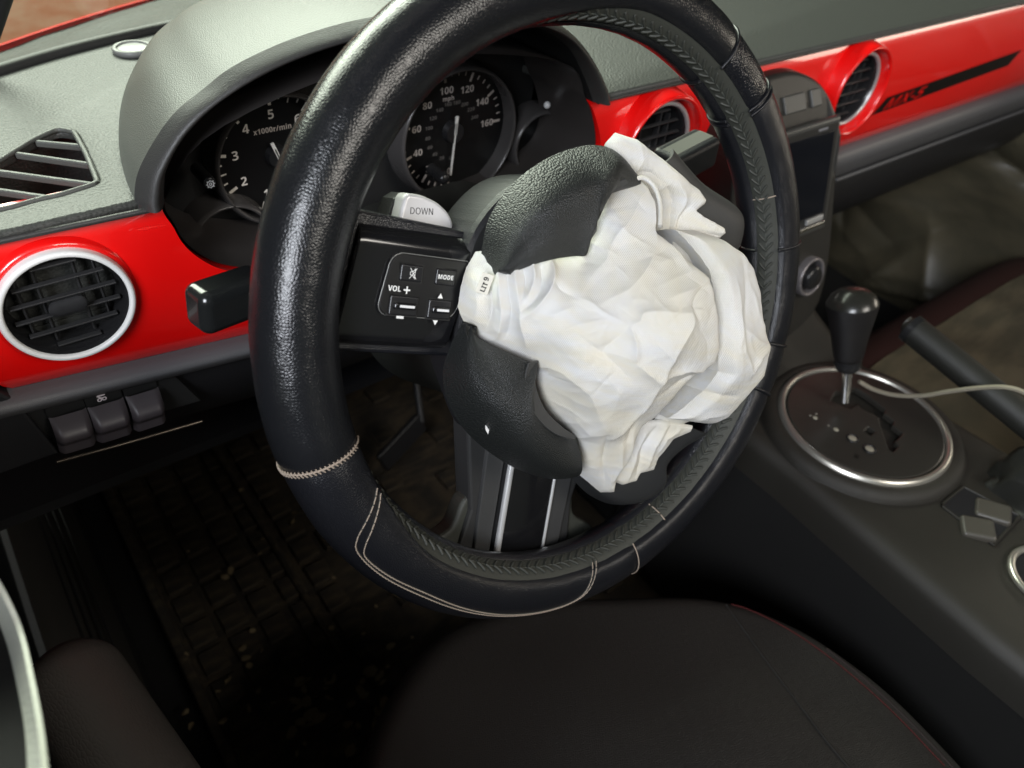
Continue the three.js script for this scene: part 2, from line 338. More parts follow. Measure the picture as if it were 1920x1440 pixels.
  // decal on the passenger side
  const dm = print(0.305, 0.0185, 1024, (x, w, h) => {
    x.fillStyle = '#0d0b0c';
    x.beginPath(); x.moveTo(0, h); x.lineTo(h * 0.9, 0); x.lineTo(w, 0); x.lineTo(w - h * 0.9, h); x.closePath(); x.fill();
    x.globalCompositeOperation = 'destination-out';
    x.save(); x.translate(h * 0.95, h * 0.55); x.transform(1.75, 0, -0.3, 1, 0, 0); x.font = `italic bold ${h * 0.98}px sans-serif`; x.textBaseline = 'middle'; x.fillText('MX-5', 0, 0); x.restore();
    x.globalCompositeOperation = 'source-over';
  }, { rough: 0.3 });
  const decal = mesh('stripe_decal', grid(40, 4, (s, t) => V(0.548 + 0.305 * s, -0.041 + 0.0165 * t + 0.011 * s, 0), (s, t) => [s, t]), dm, dash);
  { const p = decal.geometry.attributes.position; for (let i = 0; i < p.count; i++) { const yb = bottom(p.getX(i)), v = (p.getY(i) - yb) / (0.0465 - yb); p.setZ(i, ZD - 0.004 + 0.0066 * (1 - (2 * v - 1) ** 2) + 0.0006); } decal.geometry.computeVertexNormals(); }
}

// three switches under the strip, left of the wheel
const bank = thing('switch_panel', 'dark switch panel with three rocker switches under the grey strip', 'switch panel');
{
  const zS = ZD + 0.0075;
  mesh('surround', metreUV(extrude([[-0.288, -0.062], [-0.20, -0.07], [-0.186, -0.104], [-0.278, -0.097]], 0.02, 0.001)).translate(0, 0, zS - 0.034), M.black, bank);
  mesh('shelf_lip', tube([onZ(108, 866, zS + 0.004), onZ(240, 830, zS + 0.006), onZ(378, 790, zS + 0.004)], 0.0011, 24, 6), M.satin.clone(), bank).material.color.setRGB(0.12, 0.1, 0.08);
  [[95, 172, 800, 780], [168, 242, 780, 760], [240, 308, 759, 740]].forEach(([x0, x1, y0, y1], i) => {
    const a = onZ(x0 + 3, y0, zS), b = onZ(x1 - 3, y1, zS), w = a.distanceTo(b);
    const s = mesh('rocker_switch', grid(10, 14, (u, v) => {
      const q = a.clone().lerp(b, u); const bow = Math.sin(Math.min(1, Math.max(0, v)) * PI);
      const e = Math.min(1, Math.min(u, 1 - u) * 9);
      return V(q.x - 0.002 * v, q.y - 0.024 * v, zS - 0.012 + 0.016 * Math.sin(Math.min(1, v * 1.25 + 0.12) * PI * 0.75) * (0.7 + 0.3 * e));
    }, (u, v) => [u * w, v * 0.024]), std({ color: lin(0.055, 0.047, 0.052), roughness: 0.42 }), bank);
    mesh('switch_well', box(w, 0.011, 0.004, 0, 0, 0).translate((a.x + b.x) / 2, (a.y + b.y) / 2 + 0.004, zS - 0.013), M.black, bank);
    if (i === 1) {
      const im = mesh('symbol', new THREE.PlaneGeometry(0.0085, 0.0085), print(0.01, 0.01, 64, (x, W) => {
        x.strokeStyle = x.fillStyle = '#cfc4c6'; x.lineWidth = 5; x.fillRect(18, 8, 28, 14); x.fillRect(14, 18, 36, 8);
        x.beginPath(); x.arc(22, 44, 8, 0, 7); x.stroke(); x.beginPath(); x.arc(42, 44, 8, 0, 7); x.stroke(); x.beginPath(); x.moveTo(20, 28); x.lineTo(40, 40); x.stroke();
      }), s);
      im.position.set((a.x + b.x) / 2 - 0.001, (a.y + b.y) / 2 + 0.0035, zS - 0.0102);
    }
  });
}

// ---------- round air vents ----------
function airVent(label, pos, R, ringMat, turn = 0, knob = true) {
  const g = thing('air_vent', label, 'air vent', 'round air vents in the dashboard', pos);
  g.rotation.y = turn;
  const rg = mesh('chrome_ring', lathe([[R * 0.89, -0.004], [R * 0.9, 0.0015], [R * 0.925, 0.003], [R * 0.98, 0.003], [R * 1.01, 0.0012], [R * 1.01, -0.006]], 72), ringMat, g); rg.rotation.x = PI / 2;
  const br = mesh('barrel', lathe([[R * 0.895, 0.001], [R * 0.85, -0.002], [R * 0.83, -0.012], [R * 0.83, -0.034], [0, -0.034]], 56), M.button, g); br.rotation.x = PI / 2;
  for (let i = -2; i <= 3; i++) {
    const y = (i - 0.5) * R * 0.29, w = 2 * Math.sqrt(Math.max(0, (R * 0.80) ** 2 - y * y));
    const s = mesh('slat', rbox(w, 0.0012, 0.0034, 0.0005, 2), M.slat, g); s.position.set(0, y, -0.004); s.rotation.x = 0.12;
  }
  for (const i of [-2, -1, 1, 2]) {
    const x = i * R * 0.29, h = 2 * Math.sqrt((R * 0.79) ** 2 - x * x);
    const s = mesh('fin', rbox(0.0012, h, 0.007, 0.0005, 2), M.slat, g); s.position.set(x, 0, -0.012); s.rotation.y = -0.2;
  }
  if (knob) {
    const k = mesh('knob', new THREE.CapsuleGeometry(0.0052, 0.0095, 6, 20), M.darkPlastic, g); k.rotation.z = PI / 2; k.scale.set(1, 1, 0.6); k.position.z = -0.0005;
    for (const x of [-0.0042, 0, 0.0042]) { const d = mesh('dimple', new THREE.SphereGeometry(0.0008, 10, 8), M.strip, k); d.position.set(0, x, 0.0042); }
  }
  return g;
}
airVent('round air vent with bright white ring in the red panel beside the driver door', V(-0.2415, 0.0015, ZD + 0.005), 0.0338, std({ color: lin(0.85, 0.85, 0.83), roughness: 0.35 }));
airVent('round silver ringed air vent on a red pod behind the white airbag', V(0.207, -0.001, ZD + 0.005), 0.0365, M.silver, 0.0, false);
airVent('round silver ringed air vent on a red pod beside the black stripe decal', V(0.486, -0.001, ZD + 0.005), 0.0365, M.silver, 0.0, false);

// =====================================================================================================
// instrument cluster
// =====================================================================================================
const cluster = thing('instrument_cluster', 'black instrument cluster with rev counter and speedometer behind the wheel', 'instrument cluster');
{
  const ZC = -0.222;
  mesh('housing', metreUV(extrude(ring(-0.02, 0.028, 0.158, 0.078, 60), 0.01, 0)).translate(0, 0, ZC - 0.016), M.black, cluster);
  const open = curve([...opening, [0.1, 0.08], [-0.03, 0.1], [-0.14, 0.08]].map(([x, y]) => V(x, y, 0)), true);
  mesh('mask', grid(90, 8, (s, t) => { const q = open.getPoint(s % 1), k = 0.99 - 0.025 * t; return V(-0.016 + (q.x + 0.016) * k, 0.03 + (q.y - 0.03) * k, ZD - 0.003 - t * 0.066); }, (s, t) => [s, t * 0.06]), std({ color: lin(0.045, 0.04, 0.038), roughness: 0.3 }), cluster);
  const dial = (name, cx, cy, R, draw, needle, label) => {
    const g = part(name, cluster, V(cx, cy, ZC));
    const b = mesh('bezel', lathe([[R, -0.006], [R, 0.012], [R + 0.0008, 0.0145], [R + 0.0022, 0.0145], [R + 0.004, 0.012], [R + 0.0055, -0.006]], 72), std({ color: lin(0.06, 0.056, 0.055), roughness: 0.25 }), g); b.rotation.x = PI / 2;
    const cm = print(1, 1, 512, (x, w) => { x.translate(w / 2, w / 2); draw(x, w / 2); }, { bg: '#0b0b0c', rough: 0.4 });
    mesh('dial_face', new THREE.CircleGeometry(R, 72), cm, g).position.z = 0.0005;
    if (needle !== undefined) {
      const n = mesh('needle', mergeGeometries([box(0.0011, R * 0.86, 0.0012, 0, R * 0.27, 0), box(0.0022, R * 0.3, 0.0012, 0, -R * 0.12, 0)]), std({ color: lin(0.8, 0.78, 0.74), roughness: 0.5 }), g);
      n.position.z = 0.005; n.rotation.z = needle - PI / 2;
      const h = mesh('needle_hub', new THREE.CylinderGeometry(R * 0.16, R * 0.19, 0.005, 24), M.button, g); h.rotation.x = PI / 2; h.position.z = 0.0028;
    }
  };
  const P = (x, a, r0, r1, w, c) => { x.strokeStyle = c; x.lineWidth = w; x.beginPath(); x.moveTo(Math.cos(a) * r0, -Math.sin(a) * r0); x.lineTo(Math.cos(a) * r1, -Math.sin(a) * r1); x.stroke(); };
  dial('rev_counter', -0.087, 0.0235, 0.0425, (x, R) => {
    for (let i = 0; i <= 32; i++) { const a = rad(288 - i * 9.9); P(x, a, R * 0.95, R * (i % 4 ? i % 2 ? 0.88 : 0.84 : 0.80), i % 4 ? 7 : 13, i > 28 ? '#b04030' : '#e4ded4'); }
    for (let k = 0; k <= 8; k++) { const a = rad(288 - k * 39.6); text(x, String(k), Math.cos(a) * R * 0.66, -Math.sin(a) * R * 0.66, R * 0.2, '#e8e2da', 'sans-serif', 'bold'); }
    text(x, 'x1000r/min', 0, -R * 0.42, R * 0.115, '#c9bfb6', 'sans-serif', 'bold');
  }, rad(288));
  dial('speedometer', 0.055, 0.012, 0.049, (x, R) => {
    for (let i = 0; i <= 32; i++) { const a = rad(266 - i * 8.3); P(x, a, R * 0.93, R * (i % 4 ? 0.86 : 0.79), i % 4 ? 6 : 11, '#a89f98'); }
    for (let k = 0; k <= 8; k++) { const a = rad(266 - k * 33.2); text(x, String(k * 20), Math.cos(a) * R * 0.67, -Math.sin(a) * R * 0.67, R * 0.155, '#b0a8a2', 'sans-serif', 'bold'); }
    for (let k = 0; k <= 12; k++) { const a = rad(266 - k * 20.6); text(x, String(k * 20), Math.cos(a) * R * 0.45, -Math.sin(a) * R * 0.45, R * 0.085, '#66625f', 'sans-serif', 'bold'); }
    text(x, 'mph', -R * 0.08, -R * 0.53, R * 0.1, '#a8a09a', 'sans-serif', 'bold');
  }, rad(264));
  dial('fuel_gauge', -0.130, -0.026, 0.026, (x, R) => {
    for (let i = 0; i <= 8; i++) { const a = rad(150 + i * 17); P(x, a, R * 0.93, R * 0.78, 8, '#d8d0c8'); }
    text(x, 'F', -R * 0.6, -R * 0.28, R * 0.24, '#e6e2de', 'sans-serif', 'bold'); text(x, 'E', R * 0.1, R * 0.62, R * 0.22, '#b8a9a0', 'sans-serif', 'bold');
    x.fillStyle = '#e0dcd8'; x.fillRect(-R * 0.62, -R * 0.66, R * 0.2, R * 0.24); x.fillRect(-R * 0.40, -R * 0.6, R * 0.07, R * 0.16); x.fillStyle = '#0b0b0c'; x.fillRect(-R * 0.57, -R * 0.61, R * 0.1, R * 0.07);
  }, rad(290));
  dial('temperature_gauge', 0.135, -0.01, 0.024, (x, R) => {
    for (let i = 0; i <= 6; i++) { const a = rad(30 - i * 20); P(x, a, R * 0.93, R * 0.78, 8, '#a08878'); }
    text(x, 'H', R * 0.4, -R * 0.35, R * 0.24, '#a07060', 'sans-serif', 'bold');
  });
  // small adjuster with a cog symbol and a lamp on the other side
  const kn = part('dimmer_knob', cluster, onZ(391, 341, ZC + 0.03));
  const st = mesh('stem', lathe([[0, 0.003], [0.0034, 0.003], [0.004, 0.0015], [0.004, -0.02]], 24), M.button, kn); st.rotation.x = PI / 2;
  const sy = mesh('symbol', new THREE.PlaneGeometry(0.0062, 0.0062), print(1, 1, 64, (x) => { x.strokeStyle = '#d8dade'; x.lineWidth = 6; x.beginPath(); x.arc(32, 32, 20, 0, 7); x.stroke(); x.beginPath(); x.arc(32, 32, 8, 0, 7); x.stroke(); for (let i = 0; i < 8; i++) { x.save(); x.translate(32, 32); x.rotate(i * PI / 4); x.fillStyle = '#d8dade'; x.fillRect(-3, 20, 6, 9); x.restore(); } }), kn); sy.position.z = 0.0034;
  const tl = mesh('warning_light', new THREE.SphereGeometry(0.0028, 16, 10), M.white, cluster); tl.position.copy(onZ(1026, 197, ZC + 0.02));
  const rs = part('reset_stem', cluster, onZ(826, 330, -0.2));
  const rg = mesh('stem', lathe([[0, 0.010], [0.004, 0.0095], [0.0058, 0.007], [0.006, 0.002], [0.0054, 0.0015], [0.006, 0.001], [0.006, -0.006], [0.0054, -0.0065], [0.006, -0.007], [0.006, -0.016]], 28), M.button, rs); rg.rotation.set(PI / 2, 0, 0); rg.scale.set(0.8, 0.8, 0.8);
}

// =====================================================================================================
// steering column and stalks
// =====================================================================================================
const TILT = rad(21.76), TURN = rad(22);
const EX = V(1, 0, 0), EYW = V(0, Math.cos(TILT), -Math.sin(TILT)), NW = V(0, Math.sin(TILT), Math.cos(TILT));
const wheelPoint = (u, v, n) => V(0, 0, 0).addScaledVector(EX, u).addScaledVector(EYW, v).addScaledVector(NW, n);
// pixel -> wheel coordinates (turned with the wheel) at height n over the rim plane
function W(px, py, n) { const q = hit(px, py, NW.clone().multiplyScalar(n), NW), u = q.dot(EX), v = q.dot(EYW); return V(u * Math.cos(TURN) - v * Math.sin(TURN), u * Math.sin(TURN) + v * Math.cos(TURN), n); }

const column = thing('steering_column', 'dark plastic steering column shroud between wheel and dashboard', 'column shroud');
column.rotation.x = -TILT;
{
  const prof = roundedPoly([[-0.05, 0.052], [0.05, 0.052], [0.058, -0.04], [0.03, -0.075], [-0.03, -0.075], [-0.058, -0.04]], 0.02);
  mesh('shroud', grid(prof.length, 12, (s, t) => { const q = prof[Math.round(s * prof.length) % prof.length], k = 1 + 0.15 * t; return V(q[0] * k, q[1] * k, -0.028 - 0.15 * t); }, (s, t) => [s * 0.3, t * 0.15]), std({ color: lin(0.03, 0.032, 0.028), roughness: 0.5, bumpMap: rep(stipple, 0.02), bumpScale: 0.00015 }), column);
  mesh('front_cap', metreUV(extrude(prof, 0.004, 0.001)).translate(0, 0, -0.03), M.darkPlastic, column);
}
function stalk(name, label, pts, tip) {
  const g = thing(name, label, 'stalk', 'control stalks on the steering column');
  mesh('arm', tube(pts, 0.0065, 24, 14), M.button, g);
  tip(g);
}
stalk('indicator_stalk', 'black turn signal stalk with rounded end over the red panel', [V(-0.04, 0.0, -0.10), V(-0.11, 0.012, -0.098), onZ(470, 545, -0.095)], (g) => {
  const a = onZ(362, 584, -0.088), b = onZ(492, 538, -0.098), d = b.clone().sub(a), L = d.length();
  const t = mesh('stalk_head', rbox(L, 0.0255, 0.021, 0.0062, 6), phy({ color: lin(0.014, 0.015, 0.015), roughness: 0.22, clearcoat: 0.3 }), g);
  t.position.copy(a).lerp(b, 0.5); t.quaternion.setFromUnitVectors(V(1, 0, 0), d.normalize());
});
stalk('wiper_stalk', 'black wiper stalk with light painted pale on its top, showing behind the airbag', [V(0.04, 0.0, -0.10), V(0.09, 0.025, -0.09), V(0.13, 0.034, -0.072)], (g) => {
  const t = mesh('stalk_head', rbox(0.05, 0.022, 0.024, 0.004, 4), M.darkPlastic, g);
  t.position.set(0.148, 0.034, -0.068); t.rotation.set(0, 0.15, 0.05);
  const c = mesh('painted_lit_top', rbox(0.044, 0.0012, 0.012, 0.0005), std({ color: lin(0.14, 0.14, 0.12), roughness: 0.5 }), g);  // paler slab: the light on the stalk top is put into its colour
  c.position.set(0.148, 0.0447, -0.068); c.rotation.copy(t.rotation);
});

// =====================================================================================================
// steering wheel (its own frame: z towards the driver, turned 22 degrees clockwise)
// =====================================================================================================
const wheel = thing('steering_wheel', 'black leather covered steering wheel with torn open airbag cover', 'steering wheel');
wheel.rotation.set(-TILT, 0, -TURN);
const RR = 0.1723;
const onTube = (a, b, r) => V((RR + r * Math.cos(b)) * Math.cos(a), (RR + r * Math.cos(b)) * Math.sin(a), r * Math.sin(b));
{
  const rim = mesh('rim', grid(200, 28, (s, t) => onTube(s * 2 * PI, t * 2 * PI, 0.0176), (s, t) => [s * RR * 2 * PI, t * 0.11]), M.innerLeather, wheel);
  // slip-on cover in sections; it leaves the inner face of the rim open
  const Rc = 0.0197;
  // where the two lips of the cover lie round the tube, all along the rim
  const side = (a) => { const d = Math.cos(a - rad(165)); const k = Math.max(0, Math.min(1, (d - 0.25) / 0.5)); return k * k * (3 - 2 * k); };
  const lipN = (a) => rad(124 + 38 * side(a)), lipF = (a) => rad(169 + 24 * side(a)) - 2 * PI;
  const bAt = (a, t) => lipF(a) + (lipN(a) - lipF(a)) * t, OPEN = PI - rad(124);
  const section = (name, a0, a1, mat, grow = 0, label) => {
    const n = Math.max(6, Math.round((a1 - a0) / 1.6));
    const g = grid(n, 40, (s, t) => {
      const a = rad(a0 + (a1 - a0) * s), b = bAt(a, t), e = Math.min(1, Math.min(s, 1 - s) * n / 1.5), lip = Math.min(1, Math.min(t, 1 - t) * 26);
      return onTube(a, b, Rc + grow - 0.0008 * (1 - e) ** 2 - 0.0022 * (1 - lip) ** 2 + 0.0002 * noise(Math.cos(a) * 9, Math.sin(a) * 9, b));
    }, (s, t) => [rad(a0 + (a1 - a0) * s) * RR, (t - 0.5) * 0.095]);
    const m = mesh(name, g, mat, wheel); if (label) m.userData.label = label;
    return m;
  };
  section('cover_section', 68, 207.5, M.leather, 0.0004, 'grained black leather section of the wheel cover');
  section('cover_section', 207.5, 294, M.smoothLeather, 0, 'smooth black leather section with double cream stitching');
  section('cover_section', 294, 345.5, M.smoothLeather, 0);
  section('cover_section', 345.5, 357, M.smoothLeather, 0.0004);
  section('cover_section', 357, 415, M.smoothLeather, 0.0002);
  section('cover_section', 415, 428, std({ color: lin(0.009, 0.0095, 0.012), roughness: 0.2, bumpMap: rep(pebble, 0.03), bumpScale: 0.0002 }), 0.0003, 'shiny band of the wheel cover');
  // folded ends of the sections
  const hoop = (a, r, rad_, mat, b0, b1, name = 'seam') => mesh(name, tube(Array.from({ length: 22 }, (_, i) => onTube(rad(a), b0 === undefined ? bAt(rad(a), i / 21) : b0 + ((b1 ?? lipN(rad(a))) - b0) * i / 21, r)), rad_, 60, 6), mat, wheel);
  for (const a of [68.2, 55.2, 54, 357, 345.6, 20]) hoop(a, Rc + 0.0002, 0.0011, M.smoothLeather, undefined, undefined, 'folded_edge');
  // cream cross stitches at the seam below the left spoke
  const seamS = hoop(207.6, Rc + 0.0002, 0.0005, M.thread, -0.9, undefined, 'cream_seam');
  for (let i = 0; i < 30; i++) {
    const b = -0.8 + 3.1 * i / 29, p = onTube(rad(207.2), b, Rc + 0.0005), q = onTube(rad(208.1), b + 0.07, Rc + 0.0004);
    mesh('stitch', tube([p, p.clone().lerp(q, 0.5).multiplyScalar(1.0015), q], 0.00034, 4, 5), M.thread, seamS);
  }
  hoop(294, Rc + 0.0003, 0.0004, M.thread, 0.5, undefined, 'cream_seam');
  // double rows of stitching round the thumb patch
  const path = (off) => {
    const k = [[217.3 + off * 1.4, 2.35], [218.5 + off * 1.6, 1.95], [220 + off * 2.0, 1.5], [221.5 + off * 2.2, 1.15], [224 + off * 1.8, 0.9 + off * 0.06], [230 + off, 0.86 + off * 0.13], [240, 1.0 + off * 0.14], [250, 0.98 + off * 0.11], [262, 0.92 + off * 0.07], [272, 0.95 + off * 0.05], [278 - off * 0.6, 1.2], [281 - off * 0.9, 1.7], [283 - off * 1.1, 2.3]];
    return curve(k.map(([a, b]) => V(a, b, 0)));
  };
  for (const off of [0, 1]) {
    const c = path(off), N = 128, pts = c.getSpacedPoints(N).map((q) => [q.x, q.y]);
    const row = mesh('stitch_row', tube(pts.filter((_, i) => i % 2 === 0).map(([a, b]) => onTube(rad(a), b, Rc + 0.00005)), 0.0004, 160, 5), M.darkThread, wheel);
    const at = (t) => { const q = c.getPointAt(Math.min(1, t)); return onTube(rad(q.x), q.y, Rc + 0.0004); };
    const len = 0.145, n = off ? 96 : 96;
    for (let i = 0; i < n; i++) { const p = at(i / n), q = at((i + 0.72) / n); mesh('stitch', tube([p, p.clone().lerp(q, 0.5).multiplyScalar(1.0012), q], 0.00034, 3, 5), M.thread, row); }
  }
  // chevron lacing on the inner face of the rim
  const seam = mesh('lacing_seam', tube(Array.from({ length: 120 }, (_, i) => onTube(i / 120 * 2 * PI, rad(150), 0.0176)), 0.0005, 240, 5, true), M.darkThread, rim);
  const NV = 150;
  for (let i = 0; i < NV; i++) {
    const a = -i / NV * 2 * PI, da = -2 * PI / NV * 0.95, e = 0.0179;
    const tip = onTube(a + da * 0.75, rad(150), e), l = onTube(a, rad(163), e), r = onTube(a, rad(137), e);
    mesh('lacing_stitch', mergeGeometries([tube([l, l.clone().lerp(tip, 0.5).multiplyScalar(0.9975), tip], 0.0009, 4, 6), tube([r, r.clone().lerp(tip, 0.5).multiplyScalar(0.9975), tip], 0.0009, 4, 6)]), M.innerLeather, rim);
  }
  for (const a of [33, 305]) mesh('rim_seam', tube([2.1, 2.3, 2.5, 2.7, 2.95].map((b) => onTube(rad(a), b, 0.0179)), 0.00045, 16, 5), M.thread, rim);

  // hub
  const hub = mesh('hub', metreUV(extrude(roundedPoly([[-0.088, 0.03], [-0.062, 0.066], [0, 0.078], [0.062, 0.066], [0.088, 0.03], [0.082, -0.03], [0.05, -0.085], [-0.05, -0.085], [-0.082, -0.03]], 0.02), 0.03, 0.004)).translate(0, 0, -0.034), M.darkPlastic, wheel);
  // left and right spokes
  for (const sgn of [-1, 1]) {
    const x0 = 0.076, x1 = 0.1555, g = part('side_spoke', wheel);
    mesh('spoke_core', metreUV(extrude([[sgn * 0.06, 0.034], [sgn * x1, 0.038], [sgn * (x1 + 0.004), 0.0], [sgn * x1, -0.032], [sgn * 0.06, -0.032]], 0.016, 0.002)).translate(0, 0, -0.026), M.smoothLeather, g);
    // glossy plate with a rolled upper edge
    const plate = mesh('gloss_plate', sheet(24, 30, (s, t) => {
      const v = 0.0325 - 0.0595 * t, xo = 0.142 + 0.008 * t, xi = x0 + 0.013 * t, x = xi + (xo - xi) * s, roll = Math.max(0, 1 - t / 0.16), rb = Math.max(0, (t - 0.9) / 0.1);
      return V(sgn * x, v, 0.0 - 0.010 * roll ** 2.2 - 0.004 * rb ** 2 - 0.0015 * s);
    }, sgn < 0 ? 0.004 : -0.004, (s, t) => [s * 0.07, t * 0.06]), M.piano, g);
    mesh('plate_lip', rbox(0.066, 0.0022, 0.006, 0.001), M.piano, g).position.set(sgn * 0.109, 0.034, -0.0125);
    if (sgn < 0) {
      // control pad with its four keys
      const z = 0.0006;
      const pad = mesh('control_pad', metreUV(extrude(roundedPoly([[-0.1265, 0.0195], [-0.0795, 0.0195], [-0.0885, -0.0105], [-0.1315, -0.0105]], 0.007), 0.0008, 0.0003)).translate(0, 0, z - 0.0005), std({ color: lin(0.009, 0.009, 0.0095), roughness: 0.33 }), g);
      mesh('pad_outline', tube(roundedPoly([[-0.127, 0.02], [-0.079, 0.02], [-0.088, -0.011], [-0.132, -0.011]], 0.0075).map(([x, y]) => V(x, y, z + 0.0001)), 0.00028, 120, 5, true), std({ color: lin(0.25, 0.25, 0.24), roughness: 0.3, metalness: 0.5 }), g);
      const key = (name, px, py, w, h) => { const c = W(px, py, z + 0.0008), k = mesh(name, rbox(w, h, 0.0022, 0.0009, 3), M.button, g); k.position.copy(c); mesh('key_gap', rbox(w + 0.0016, h + 0.0016, 0.0004, 0.0002, 1), M.black, g).position.set(c.x, c.y, z + 0.0004); return k; };
      const ink = '#e9e9e6', label = (name, px, py, w, h, draw) => { const m = mesh(name, new THREE.PlaneGeometry(w, h), print(w, h, 192, draw), g); m.position.copy(W(px, py, z + 0.0024)); return m; };
      key('mute_key', 771, 512, 0.0125, 0.0082);
      label('mute_symbol', 775, 513, 0.0052, 0.0062, (x, w, h) => { x.strokeStyle = ink; x.lineWidth = w * 0.06; x.beginPath(); x.moveTo(w * 0.2, h * 0.38); x.lineTo(w * 0.42, h * 0.38); x.lineTo(w * 0.68, h * 0.12); x.lineTo(w * 0.68, h * 0.88); x.lineTo(w * 0.42, h * 0.62); x.lineTo(w * 0.2, h * 0.62); x.closePath(); x.stroke(); x.beginPath(); x.moveTo(w * 0.15, h * 0.08); x.lineTo(w * 0.85, h * 0.92); x.moveTo(w * 0.85, h * 0.08); x.lineTo(w * 0.15, h * 0.92); x.stroke(); });
      key('mode_key', 835, 520, 0.0118, 0.0082);
      label('mode_lettering', 836, 520, 0.0098, 0.005, (x, w, h) => text(x, 'MODE', w / 2, h / 2, h * 0.64, ink, 'sans-serif', 'bold'));
      label('volume_lettering', 740, 541, 0.0082, 0.005, (x, w, h) => text(x, 'VOL', w / 2, h / 2, h * 0.74, ink, 'sans-serif', 'bold'));
      label('plus_mark', 763, 544, 0.0046, 0.0046, (x, w, h) => { x.fillStyle = ink; x.fillRect(w * 0.1, h * 0.42, w * 0.8, h * 0.16); x.fillRect(w * 0.42, h * 0.1, w * 0.16, h * 0.8); });
      label('minus_mark', 750, 595, 0.004, 0.0016, (x, w, h) => { x.fillStyle = ink; x.fillRect(0, h * 0.1, w, h * 0.8); });
      label('up_arrow', 826, 555, 0.003, 0.003, (x, w, h) => { x.fillStyle = ink; x.beginPath(); x.moveTo(w / 2, h * 0.05); x.lineTo(w, h * 0.9); x.lineTo(0, h * 0.9); x.fill(); });
      label('down_arrow', 816, 605, 0.003, 0.003, (x, w, h) => { x.fillStyle = ink; x.beginPath(); x.moveTo(w / 2, h * 0.95); x.lineTo(w, h * 0.1); x.lineTo(0, h * 0.1); x.fill(); });
      for (const [px, py, w] of [[756, 573, 0.0158], [823, 580, 0.0135]]) {
        const k = key('rocker_key', px, py, w, 0.0098);
        const r = mesh('rocker_ridge', rbox(w * 0.78, 0.0034, 0.003, 0.0012, 3), M.piano, k); r.position.z = 0.0016;
        const bar = mesh('white_bar', rbox(w * 0.52, 0.0013, 0.0006, 0.0002, 1), M.white, k); bar.position.set(w * 0.04, 0, 0.0033);
      }
    }
  }
  // shift paddle marked DOWN behind the left spoke
  {
    const pd = part('shift_paddle', wheel);
    const pts = [[742, 432], [748, 404], [757, 370], [764, 362], [790, 365], [822, 380], [842, 400], [850, 418], [850, 440]].map(([x, y]) => W(x, y, -0.022));
    const out2 = roundedPoly(pts.map((q) => [q.x, q.y]), 0.004);
    mesh('paddle_face', metreUV(extrude(out2, 0.007, 0.0022, [], 5)).translate(0, 0, -0.0305), std({ color: lin(0.66, 0.65, 0.65), roughness: 0.36, metalness: 0.2 }), pd);
    const side = [[722, 420], [740, 372], [757, 362], [745, 432], [735, 436]].map(([x, y]) => W(x, y, -0.03));
    mesh('paddle_back', metreUV(extrude(side.map((q) => [q.x, q.y]), 0.012, 0.0015)).translate(0, 0, -0.044), M.darkPlastic, pd);
    const c = W(791, 396, -0.0212), lt = mesh('down_lettering', new THREE.PlaneGeometry(0.0145, 0.006), print(0.0145, 0.006, 256, (x, w, h) => text(x, 'DOWN', w / 2, h / 2, h * 0.78, '#141414')), pd);
    lt.position.copy(c); lt.rotation.z = rad(6);
  }
  // lower spoke
  {
    const g = part('lower_spoke', wheel);
    const z = -0.021;
    mesh('spoke_frame', metreUV(extrude([[-0.055, -0.06], [0.055, -0.06], [0.042, -0.13], [0.046, -0.165], [-0.046, -0.165], [-0.040, -0.13]], 0.014, 0.002)).translate(0, 0, z - 0.018), std({ color: lin(0.03, 0.03, 0.03), roughness: 0.4 }), g);
    mesh('centre_plate', sheet(10, 12, (s, t) => V(-0.0185 + 0.037 * s + (t - 0.5) * 0.002, -0.07 - 0.094 * t, z + 0.003 + 0.0015 * Math.sin(s * PI)), -0.004, (s, t) => [s * 0.04, t * 0.09]), M.piano, g);
    for (const s of [-1, 1]) mesh('bright_edge', tube([V(s * 0.0185, -0.068, z + 0.003), V(s * 0.0185, -0.12, z + 0.003), V(s * 0.0185, -0.166, z + 0.003)], s < 0 ? 0.0022 : 0.0012, 12, 16), std({ color: lin(0.75, 0.75, 0.75), roughness: 0.28, metalness: 0.5 }), g);
    for (const s of [-1, 1]) { const w = mesh('side_wing', metreUV(extrude([[s * 0.0225, -0.072], [s * 0.037, -0.072], [s * 0.034, -0.164], [s * 0.0225, -0.164]], 0.003, 0.0008)).translate(0, 0, z - 0.003), std({ color: lin(0.05, 0.05, 0.05), roughness: 0.3 }), g); }
    mesh('thin_edge', tube([V(-0.0385, -0.07, z - 0.003), V(-0.036, -0.12, z - 0.003), V(-0.0345, -0.163, z - 0.003)], 0.0005, 12, 5), M.silver, g);
    mesh('spoke_foot', metreUV(extrude(curve([[-0.072, -0.156], [-0.05, -0.142], [-0.041, -0.122], [0.041, -0.122], [0.05, -0.142], [0.072, -0.156], [0.06, -0.172], [-0.06, -0.172]].map(([x, y]) => V(x, y, 0)), true, 'centripetal').getPoints(60).slice(0, -1).map((q) => [q.x, q.y]), 0.008, 0.003, [], 4)).translate(0, 0, z - 0.016), M.innerLeather, g);
  }
  // torn halves of the airbag cover
  const flap = (name, outer, inner, lift, label, mat = M.flap, thick = 0.0035, dome = 0.006) => {
    const A = curve(outer.map(([x, y, n]) => W(x, y, n)), false, 'centripetal'), B = curve(inner.map(([x, y, n]) => W(x, y, n)), false, 'centripetal');
    const g = sheet(40, 22, (s, t) => { const p = A.getPoint(s), q = B.getPoint(s), m = p.clone().lerp(q, t); const f = t < 0.42 ? 1 - (1 - t / 0.42) ** 2.4 : 1; m.z = p.z + (q.z - p.z) * (0.8 * f + 0.2 * t) + dome * Math.sin(t * PI); return m; }, thick, (s, t) => [s * 0.14, t * 0.05]);
